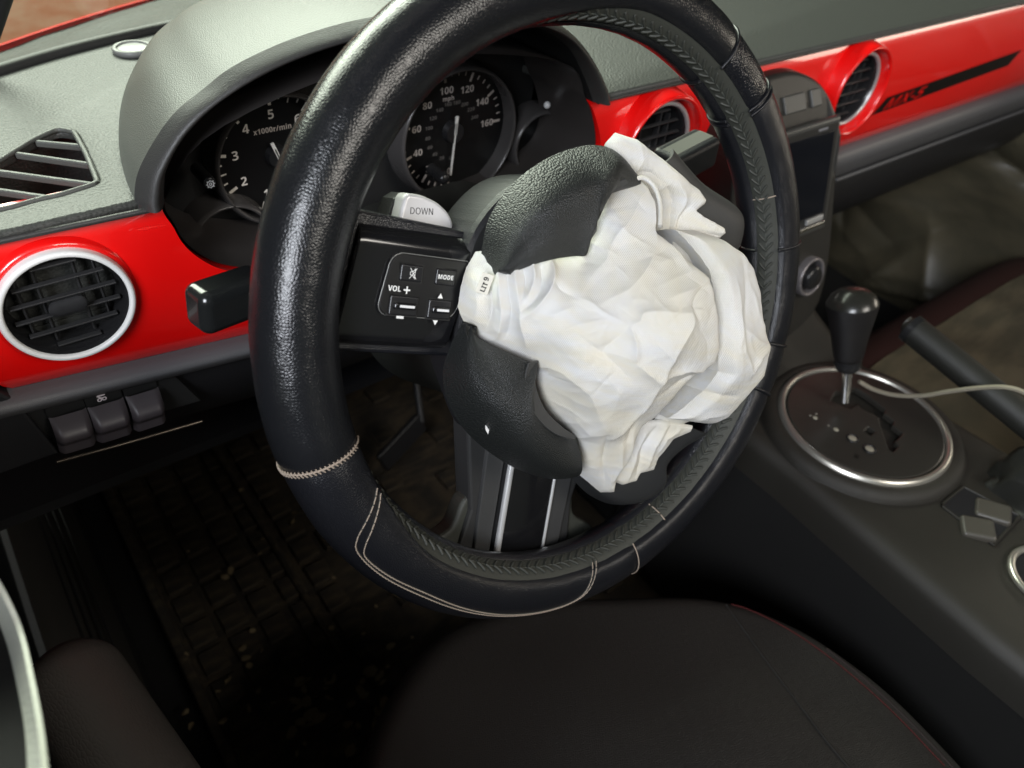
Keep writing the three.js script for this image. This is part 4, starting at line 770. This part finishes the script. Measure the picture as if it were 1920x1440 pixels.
const YC = -0.236;
const cons = thing('centre_console', 'olive grey centre console with round shift gate plate', 'console');
{
  const X = 0.345;
  // body: loft of a rounded profile along the car
  const prof = (z) => { const w = 0.088 + 0.012 * Math.min(1, Math.max(0, (z - 0.05) / 0.2)), up = 0.03 * Math.max(0, (-0.02 - z) / 0.06); return [w, YC + Math.min(0.03, up)]; };
  const body = grid(24, 60, (s, t) => {
    const z = -0.11 + 0.60 * t, [w, y] = prof(z), a = (s - 0.5) * 2, f = Math.abs(a), sg = Math.sign(a);
    if (f < 0.6) return V(X + sg * w * f / 0.6, y, z);
    if (f < 0.72) { const q = (f - 0.6) / 0.12 * PI / 2; return V(X + sg * (w + 0.010 * Math.sin(q)), y - 0.010 * (1 - Math.cos(q)), z); }
    return V(X + sg * (w + 0.010 + 0.004 * (f - 0.72) / 0.28), y - 0.010 - 0.03 * (f - 0.72) / 0.28, z);
  }, (s, t) => [s * 0.5, t * 0.6]);
  mesh('body', body, M.console, cons);
  for (const sg of [-1, 1]) mesh('side_panel', grid(60, 8, (s, t) => { const z = -0.11 + 0.60 * s, [w, y] = prof(z); return V(X + sg * (w + 0.0125 + 0.018 * t), y - 0.037 - 0.23 * t, z); }, (s, t) => [s * 0.6, t * 0.24]), M.carpet, cons);
  // raised collar, bright ring and gate plate
  const C0 = V(0.349, YC + 0.001, 0.056);
  const gate = part('shift_gate', cons, C0);
  mesh('collar', lathe([[0.096, -0.004], [0.095, 0.003], [0.09, 0.007], [0.084, 0.008], [0.078, 0.006]], 80), M.console, gate);
  mesh('bright_ring', lathe([[0.0735, 0.006], [0.0745, 0.0098], [0.0765, 0.0112], [0.0795, 0.0105], [0.081, 0.007]], 96), M.satin, gate);
  const slotPx = [[1560, 749], [1567, 735], [1606, 727], [1631, 743], [1661, 766], [1658, 774], [1678, 788], [1674, 796], [1694, 811], [1679, 827], [1686, 835], [1675, 846], [1667, 840], [1651, 793], [1650, 782], [1639, 774], [1614, 763], [1611, 756], [1597, 764], [1583, 761]];
  const slot = slotPx.map(([x, y]) => { const q = onY(x, y, YC + 0.0115).sub(C0); return [q.x, -q.z]; });
  const sq = [[1622, 807], [1630, 799], [1642, 807], [1633, 815]].map(([x, y]) => { const q = onY(x, y, YC + 0.0115).sub(C0); return [q.x, -q.z]; });
  const pl = metreUV(extrude(ring(0, 0, 0.0728, 0.0728, 80), 0.004, 0.0012, [slot, sq])); pl.rotateX(-PI / 2); pl.translate(0, 0.0045, 0);
  mesh('plate', pl, phy({ color: lin(0.028, 0.026, 0.022), roughness: 0.34, clearcoat: 0.3, clearcoatRoughness: 0.2 }), gate);
  for (const [name, o] of [['slot', slot], ['release_hole', sq]]) { const g2 = metreUV(extrude(o, 0.0006, 0)); g2.rotateX(-PI / 2); g2.scale(1.05, 1, 1.05); g2.translate(0, 0.0006, 0); mesh(name, g2, M.console, gate); }
  for (const [x, y, r, lit] of [[1530, 777, 0.0012, 0], [1519, 780, 0.0011, 0], [1528, 784, 0.0024, 1], [1553, 799, 0.001, 0], [1567, 806, 0.0026, 1], [1598, 823, 0.0042, 1], [1630, 843, 0.0044, 1]]) {
    const q = onY(x, y, YC + 0.0105).sub(C0);
    const m = mesh('gear_lamp', lathe([[0, 0.0008], [r * 0.7, 0.0007], [r, 0]], 20), std({ color: lit ? lin(0.3, 0.28, 0.22) : lin(0.2, 0.18, 0.15), roughness: 0.35 }), gate); m.position.set(q.x, 0.0101, q.z);
    if (r > 0.003) { const k = mesh('lamp_rim', new THREE.TorusGeometry(r * 1.15, r * 0.22, 8, 24), M.button, gate); k.rotation.x = PI / 2; k.position.set(q.x, 0.0104, q.z); }
  }
  const mq = onY(1606, 857, YC + 0.0105).sub(C0), mm = mesh('gear_letter', new THREE.PlaneGeometry(0.008, 0.006), print(0.008, 0.006, 64, (x, w, h) => text(x, 'M', w / 2, h / 2, h * 0.95, '#0c0b09', 'sans-serif', 'bold')), gate); mm.rotation.set(-PI / 2, 0, 0.2); mm.position.set(mq.x, 0.0106, mq.z);
  // window switches
  const wp = [[1764, 948], [1806, 913], [1912, 968], [1862, 1022]].map(([x, y]) => onY(x, y, YC + 0.0005));
  const wg = metreUV(extrude(roundedPoly(wp.map((q) => [q.x, -q.z]), 0.003), 0.0008, 0)); wg.rotateX(-PI / 2); wg.translate(0, YC + 0.0004, 0);
  const sw = part('window_switches', cons);
  mesh('well', wg, M.darkPlastic, sw);
  mesh('switch_bezel', tube(roundedPoly(wp.map((q) => [q.x, q.z]), 0.004).filter((_, i) => i % 2 === 0).map(([x, z]) => V(x, YC + 0.001, z)), 0.0013, 100, 8, true), M.console, sw);
  for (const [a, b] of [[[1805, 985], [1860, 1000]], [[1832, 950], [1890, 972]]]) {
    const p = onY(a[0], a[1], YC + 0.001), q = onY(b[0], b[1], YC + 0.001), d = q.clone().sub(p);
    const k = mesh('window_switch', rbox(d.length() * 1.15, 0.009, 0.023, 0.0035, 5), std({ color: lin(0.065, 0.06, 0.05), roughness: 0.38 }), sw);
    k.position.copy(p).lerp(q, 0.5); k.rotation.set(0, Math.atan2(-d.z, d.x), 0.12);
  }
  // silver edged tray further back and the dark pocket beside the lever
  const tr = onY(1935, 1075, YC + 0.002), tray = mesh('tray_rim', new THREE.TorusGeometry(0.03, 0.003, 10, 48), M.satin, cons); tray.rotation.x = PI / 2; tray.position.copy(tr).add(V(0.008, 0, 0.012));
  mesh('tray_floor', new THREE.CylinderGeometry(0.029, 0.029, 0.002, 40), M.button, cons).position.copy(tray.position).add(V(0, -0.001, 0));
}

const lever = thing('gear_lever', 'black leather gear lever with glossy top on a chrome shaft', 'gear lever', null, V(0.3455, YC + 0.012, 0.042));
{
  const top = onX(1600, 548, 0.345), foot = onX(1584, 752, 0.3455), o = lever.position.clone().sub(V(0, H, 0));
  const dir = top.clone().sub(foot), len = dir.length(); dir.normalize();
  lever.position.copy(foot).add(V(0, H, 0)); lever.quaternion.setFromUnitVectors(V(0, 1, 0), dir);
  mesh('shaft', new THREE.CylinderGeometry(0.0042, 0.0045, len * 0.45, 20).translate(0, len * 0.22, 0), M.chrome, lever);
  mesh('collar', lathe([[0.009, len * 0.30], [0.011, len * 0.32], [0.0125, len * 0.36], [0.012, len * 0.42]], 28), M.button, lever);
  const y0 = len * 0.36, y1 = len * 1.02, kh = y1 - y0;
  mesh('knob', lathe([[0.0, y0], [0.011, y0 + 0.001], [0.0135, y0 + kh * 0.12], [0.0165, y0 + kh * 0.4], [0.0205, y0 + kh * 0.66], [0.0224, y0 + kh * 0.8], [0.0224, y0 + kh * 0.83]], 40), std({ color: lin(0.007, 0.006, 0.0065), roughness: 0.5, bumpMap: rep(pebble, 0.02), bumpScale: 0.0001 }), lever);
  mesh('knob_cap', lathe([[0.0, y1 + 0.002], [0.007, y1 + 0.0014], [0.0135, y1 - 0.0012], [0.0192, y1 - 0.006], [0.0219, y1 - 0.011], [0.0226, y0 + kh * 0.82]], 40), phy({ color: lin(0.02, 0.02, 0.017), roughness: 0.28, clearcoat: 0.25, clearcoatRoughness: 0.15 }), lever);
}

const brake = thing('handbrake_lever', 'dark handbrake lever with silver release button beside the gear lever', 'handbrake');
{
  const a = onX(1704, 612, 0.405), b = onX(1925, 790, 0.405), d = b.clone().sub(a).normalize();
  mesh('grip', tube([a.clone().addScaledVector(d, 0.008), a.clone().lerp(b, 0.5), b, b.clone().addScaledVector(d, 0.05)], 0.0135, 30, 20), std({ color: lin(0.013, 0.013, 0.011), roughness: 0.5, bumpMap: rep(pebble, 0.02), bumpScale: 0.0001 }), brake);
  const t = mesh('release_button', new THREE.CylinderGeometry(0.005, 0.0055, 0.006, 20), std({ color: lin(0.08, 0.075, 0.065), roughness: 0.4 }), brake); t.position.copy(a).addScaledVector(d, -0.001).add(V(0, 0.003, 0)); t.quaternion.setFromUnitVectors(V(0, 1, 0), d);
  const e = mesh('end_ring', new THREE.CylinderGeometry(0.0138, 0.0138, 0.006, 28), M.button, brake); e.position.copy(a).addScaledVector(d, 0.004); e.quaternion.copy(t.quaternion);
  // crumpled boot
  const c = b.clone().addScaledVector(d, 0.03);
  mesh('boot', grid(40, 14, (s, tt) => { const an = s * 2 * PI, r = 0.014 + 0.018 * tt + 0.006 * noise(Math.cos(an) * 1.6, Math.sin(an) * 1.6, tt * 3) * tt; return V(c.x + r * Math.cos(an), c.y + 0.008 - 0.085 * tt + 0.006 * noise(an, tt * 4, 2), c.z + 0.01 + r * 1.5 * Math.sin(an)); }, (s, tt) => [s * 0.2, tt * 0.1]), std({ color: lin(0.014, 0.014, 0.012), roughness: 0.5 }), brake);
}

// braided cord from the lever to the back
{
  const cpts = [onX(1612, 716, 0.36), onX(1640, 731, 0.366), onX(1680, 741, 0.37), onX(1730, 742, 0.374), onX(1780, 734, 0.376), onX(1840, 727, 0.378), onX(1890, 727, 0.38), onX(1930, 742, 0.385), onX(1990, 790, 0.39)];
  const braid = field(64, (u, v) => 0.5 + 0.5 * Math.sin((u * 4 + v * 2) * 2 * PI) * Math.sin((u * 4 - v * 2) * 2 * PI));
  const bt = rep(braid, 0.009);
  const m = mesh(numbered('braided_cord'), tube(cpts, 0.0021, 160, 10), std({ color: lin(0.28, 0.25, 0.19), roughness: 0.7, bumpMap: bt, bumpScale: 0.0008, map: null }), scene);
  m.position.y = H; m.userData = { label: 'thin braided tan cord running past the gear lever', category: 'cord' };
}

// =====================================================================================================
// seats, floor mat, doors
// =====================================================================================================
const seatG = thing('driver_seat', 'black leather driver seat cushion with red stitched edge', 'car seat');
{
  const yS = -0.285;
  // front outline of the cushion from above
  const L = curve([[640, 1500], [700, 1330], [800, 1190], [900, 1130], [1020, 1104], [1160, 1102], [1340, 1108], [1470, 1150], [1600, 1235], [1720, 1340], [1830, 1460], [1900, 1600]].map(([x, y]) => onY(x, y, yS)));
  const back = 0.62;
  const cushion = mesh('cushion', grid(120, 110, (s, t) => {
    const e = L.getPoint(s), c = V(0.02, yS, back), q = e.clone().lerp(c, Math.pow(t, 1.15)), k = Math.min(1, t / 0.06), drop = (1 - Math.sqrt(1 - (1 - k) ** 2));
    q.y = yS - 0.03 * drop + 0.004 * noise(q.x * 6, q.z * 6, 1) + 0.010 * Math.sin(Math.min(1, t * 1.3) * PI * 0.5);
    return q;
  }, (s, t, q) => [q.x, q.z]), M.seat, seatG);
  mesh('front_skirt', grid(100, 8, (s, t) => { const e = L.getPoint(s); return V(e.x * (1 - 0.06 * t) + 0.0, yS - 0.03 - 0.205 * t, e.z + 0.02 * t); }, (s, t) => [s, t * 0.2]), M.seat, seatG);
  // seam between the panels and the red stitched welt
  seatG.updateMatrixWorld(true);
  const caster = new THREE.Raycaster();
  const onSeat = (px, py) => { caster.set(EYE.clone().add(V(0, H, 0)), ray(px, py).normalize()); const h = caster.intersectObject(cushion)[0]; return h ? h.point.sub(V(0, H, 0)) : null; };
  const along = (l, up) => l.map(([x, y]) => onSeat(x, y)).filter(Boolean).map((q) => q.add(V(0, up, 0)));
  mesh('panel_seam', tube(along([[1362, 1135], [1380, 1160], [1405, 1195], [1430, 1230], [1460, 1270], [1490, 1310], [1520, 1350], [1550, 1390], [1590, 1438]], 0.0), 0.0012, 60, 6), std({ color: lin(0.018, 0.016, 0.014), roughness: 0.7 }), seatG);
  const welt = mesh('welt', tube(along([[1360, 1122], [1400, 1132], [1450, 1154], [1500, 1183], [1550, 1217], [1600, 1256], [1650, 1300], [1700, 1348], [1750, 1400], [1785, 1438]], 0.0), 0.0011, 80, 8), std({ color: lin(0.02, 0.012, 0.011), roughness: 0.8 }), seatG);
  const wp2 = along([[1372, 1134], [1400, 1142], [1450, 1165], [1500, 1194], [1550, 1229], [1600, 1269], [1650, 1313], [1700, 1362], [1750, 1415], [1772, 1438]], 0.0004);
  const ws = curve(wp2);
  for (let i = 0; i < 80; i++) { const p = ws.getPointAt(i / 80), q = ws.getPointAt((i + 0.6) / 80); mesh('stitch', tube([p, p.clone().lerp(q, 0.5).add(V(0, 0.0004, 0)), q], 0.0005, 3, 5), M.redThread, welt); }
}
mesh('backrest', (() => { const g = rbox(0.46, 0.62, 0.12, 0.05, 5); g.rotateX(0.22); g.translate(0.0, -0.01, 0.64); return g; })(), M.seat, seatG);

const pseat = thing('passenger_seat', 'dusty olive passenger seat cushion with dark red front band', 'car seat');
{
  const y0 = -0.30;
  mesh('cushion', grid(50, 40, (s, t) => { const x = 0.50 + 0.56 * s, z = -0.03 + 0.6 * t; return V(x, y0 - 0.03 * Math.abs(2 * s - 1) ** 6 + 0.004 * noise(x * 9, z * 9, 5), z); }, (s, t, q) => [q.x, q.z]), M.olive, pseat);
  mesh('front_band', grid(50, 14, (s, t) => { const x = 0.50 + 0.56 * s, a = t * PI * 0.55; return V(x, y0 - 0.03 * Math.abs(2 * s - 1) ** 6 - 0.06 * (1 - Math.cos(a)), -0.03 - 0.065 * Math.sin(a)); }, (s, t) => [s * 0.56, t * 0.1]), M.brownBand, pseat);
  mesh('base', box(0.5, 0.14, 0.5, 0.78, -0.43, 0.24), M.carpet, pseat);
  mesh('backrest', (() => { const g = rbox(0.46, 0.62, 0.12, 0.05, 5); g.rotateX(0.22); g.translate(0.76, -0.01, 0.64); return g; })(), M.seat, pseat);
}

const pdoor = thing('passenger_door', 'crumpled olive sheeting over the passenger door panel', 'car door');
{
  const folds = Array.from({ length: 44 }, () => { const x = rnd(), y = rnd(), a = rnd() * PI, l = 0.08 + rnd() * 0.22; return [x - Math.cos(a) * l, y - Math.sin(a) * l, x + Math.cos(a) * l, y + Math.sin(a) * l, (rnd() < 0.65 ? 1 : -0.7) * (0.006 + rnd() * 0.014), 0.012 + rnd() * 0.03]; });
  mesh('panel', grid(180, 100, (s, t) => {
    let h = 0.014 * noise(s * 2.4, t * 1.6, 1);
    for (const [x0, y0, x1, y1, a, w] of folds) { const ux = x1 - x0, uy = y1 - y0, k = Math.max(0, Math.min(1, ((s - x0) * ux + (t - y0) * uy) / (ux * ux + uy * uy))), d = Math.hypot(s - x0 - k * ux, t - y0 - k * uy); h += a * Math.exp(-d / w) * Math.sin(k * PI); }
    return V(1.05 - h, 0.02 - 0.54 * t, -0.55 + 1.1 * s);
  }, (s, t) => [s * 1.1, t * 0.5]), M.sheeting, pdoor);
}

const mat = thing('floor_mat', 'dirty rubber driver floor mat with raised square blocks', 'floor mat');
{
  const y = -0.515;
  mesh('mat_base', box(0.50, 0.006, 0.62, 0.0, y, -0.22), M.rubber, mat);
  const g1 = rbox(0.026, 0.006, 0.030, 0.0015, 2);
  for (let i = 0; i < 13; i++) for (let j = 0; j < 14; j++) {
    const x = -0.225 + i * 0.0345, z = -0.50 + j * 0.039;
    if (x > 0.2 || (i > 4 && (i + j * 3) % 5 !== 0)) continue;
    const b = mesh('mat_block', g1, M.rubber, mat); b.position.set(x + (rnd() - 0.5) * 0.001, y + 0.005, z);
  }
  mesh('mat_rib', rbox(0.007, 0.012, 0.6, 0.003), M.rubber, mat).position.set(-0.115, y + 0.006, -0.22);
  mesh('mat_rim', rbox(0.012, 0.016, 0.6, 0.004), M.rubber, mat).position.set(-0.25, y + 0.006, -0.22);
}
{
  // dry leaf litter on the mat
  const bits = [];
  for (let i = 0; i < 90; i++) {
    const near = i < 45, px = near ? 540 + rnd() * 240 : 330 + rnd() * 460, py = near ? 1260 + rnd() * 160 : 920 + rnd() * 460, q = onY(px, py, -0.5045);
    const s = 0.0022 + rnd() * (near ? 0.006 : 0.004), g = new THREE.CircleGeometry(s, 6); g.scale(1, 0.35 + rnd() * 0.5, 1);
    const p = g.attributes.position; for (let k = 0; k < p.count; k++) p.setZ(k, (rnd() - 0.5) * s * 0.7);
    g.rotateX(-PI / 2 + (rnd() - 0.5) * 0.8); g.rotateY(rnd() * 6); g.translate(q.x, q.y + 0.0015 + s * 0.3, q.z); g.computeVertexNormals(); bits.push(g);
  }
  const m = mesh('leaf_litter', mergeGeometries(bits), std({ color: lin(0.2, 0.15, 0.08), roughness: 0.9, side: THREE.DoubleSide }), scene);
  m.position.y = H; m.userData = { kind: 'stuff', label: 'dry leaf bits and grit scattered on the driver mat', category: 'litter' };
}
// pedal bar seen through the wheel
const pedal = thing('foot_pedal', 'long dark foot pedal hanging in the footwell', 'pedal');
{
  const a = onZ(790, 790, -0.36), b = onZ(715, 870, -0.34);
  mesh('pedal_pad', rbox(0.03, a.distanceTo(b), 0.008, 0.003), M.darkPlastic, pedal).position.copy(a).lerp(b, 0.5);
  pedal.children[0].quaternion.setFromUnitVectors(V(0, 1, 0), a.clone().sub(b).normalize());
  mesh('pedal_arm', tube([a, a.clone().add(V(0.02, 0.08, -0.06)), a.clone().add(V(0.03, 0.14, -0.13))], 0.005, 16, 8), M.darkPlastic, pedal);
}

const door = thing('driver_door', 'dark driver door panel with padded armrest and silver pull', 'car door');
{
  mesh('panel', grid(40, 20, (s, t) => V(-0.385 + 0.02 * t, 0.09 - 0.57 * t, -0.6 + 1.5 * s), (s, t) => [s * 0.9, t * 0.5]), M.darkPlastic, door);
  // armrest: rounded front end, runs backwards
  const c = onY(128, 1262, -0.155), e = onY(270, 1480, -0.165);
  const dir = e.clone().sub(c).normalize();
  const arm = mesh('armrest', (() => { const g = new THREE.CapsuleGeometry(0.026, 0.22, 14, 32); g.rotateX(PI / 2); return g; })(), std({ color: lin(0.06, 0.055, 0.05), roughness: 0.45, bumpMap: rep(pebble, 1 / 4), bumpScale: 0.0002 }), door);
  arm.position.copy(c).addScaledVector(dir, 0.105).add(V(0, -0.022, 0)); arm.quaternion.setFromUnitVectors(V(0, 0, 1), dir); arm.scale.set(1.05, 0.95, 1);
  const pa = curve([[-30, 1040], [14, 1115], [44, 1185], [66, 1280], [82, 1370], [92, 1460], [98, 1540]].map(([x, y]) => onX(x, y, -0.302))), pb = curve([[-60, 1050], [-14, 1125], [18, 1195], [42, 1290], [56, 1370], [62, 1460], [66, 1540]].map(([x, y]) => onX(x, y, -0.309)));
  mesh('silver_pull', sheet(40, 8, (s, t) => { const q = pa.getPoint(s).lerp(pb.getPoint(s), t); q.x += 0.0016 * Math.sin(t * PI); return q; }, 0.0015, (s, t) => [s * 0.2, t * 0.01]), std({ color: lin(0.42, 0.43, 0.37), roughness: 0.45, bumpMap: rep(mottle, 0.03), bumpScale: 0.0003 }), door);
  mesh('pull_cup', grid(40, 10, (s, t) => { const q = pb.getPoint(s); return V(q.x + 0.0008 - (q.x + 0.384) * t, q.y - 0.012 * t * t - 0.001, q.z); }, (s, t) => [s * 0.2, t * 0.07]), M.carpet, door);
  const sl = [[205, 1262], [235, 1320], [290, 1385], [350, 1470]].map(([x, y]) => onY(x, y, -0.18));
  mesh('trim_edge', tube(sl, 0.0012, 30, 6), M.strip, door);
}
const sill = thing('door_sill', 'dark ribbed door sill trim beside the driver mat', 'sill trim');
{
  mesh('sill_cover', grid(10, 40, (s, t) => V(-0.345 + 0.055 * s, -0.37 - 0.10 * s * s - 0.0, -0.55 + 0.8 * t), (s, t) => [s * 0.08, t * 0.8]), std({ color: lin(0.03, 0.028, 0.025), roughness: 0.5 }), sill);
  mesh('sill_wall', grid(4, 40, (s, t) => V(-0.29 + 0.006 * s, -0.47 - 0.06 * s, -0.55 + 0.8 * t), (s, t) => [s, t]), M.black, sill);
  for (let k = 0; k < 4; k++) mesh('sill_rib', tube([V(-0.318 + k * 0.006, -0.392 - k * 0.009, -0.52), V(-0.318 + k * 0.006, -0.392 - k * 0.009, -0.2), V(-0.318 + k * 0.006, -0.392 - k * 0.009, 0.2)], 0.0012, 20, 6), M.black, sill);
}

// =====================================================================================================
// windscreen, cowl, bonnet edge, pillar
// =====================================================================================================
const ws = thing('windscreen', 'dusty windscreen glass above the dashboard', 'windscreen');
{
  const glass = (s, t) => V(-0.36 + 1.41 * s, 0.04 + 0.52 * t, glassFoot(-0.36 + 1.41 * s) + 0.40 * t);
  mesh('glass', grid(30, 12, glass, (s, t) => [s, t]), phy({ color: lin(0.92, 0.97, 0.93), roughness: 0.02, transmission: 1, thickness: 0, ior: 1.5 }), ws);
  mesh('rubber_gasket', tube(Array.from({ length: 24 }, (_, i) => glass(i / 23, 0.02)), 0.0055, 80, 8), M.black, ws);
}
const pillar = thing('windscreen_pillar', 'black windscreen pillar at the edge of the glass', 'pillar');
mesh('pillar_trim', tube([onZ(-44, 150, -0.375), onZ(-12, 62, -0.352), onZ(12, -10, -0.33), onZ(50, -120, -0.29)], 0.0042, 30, 10), M.black, pillar);
const bonnet = thing('car_bonnet', 'red bonnet edge and dark cowl beyond the windscreen', 'bonnet');
{
  const lip = (x) => -0.76 + 0.177 * ((x - 0.345) / 0.535) ** 2;
  mesh('cowl', grid(60, 12, (s, t) => { const x = -0.4 + 1.49 * s; return V(x, 0.036 - 0.04 * t + 0.003 * noise(s * 14, t * 4, 4), glassFoot(x) - 0.004 + (lip(x) + 0.002 - glassFoot(x)) * t); }, (s, t) => [s * 1.5, t * 0.2]), std({ color: lin(0.022, 0.024, 0.02), roughness: 0.6, bumpMap: rep(mottle, 0.06), bumpScale: 0.001 }), bonnet);
  mesh('bonnet_skin', grid(50, 12, (s, t) => { const x = -0.4 + 1.49 * s; return V(x, 0.0 + 0.006 * Math.sin(Math.min(1, t * 3) * PI / 2) - 0.3 * t * t, lip(x) - 0.05 * t); }, (s, t) => [s, t]), M.red, bonnet);
}

renderer.render(scene, camera);
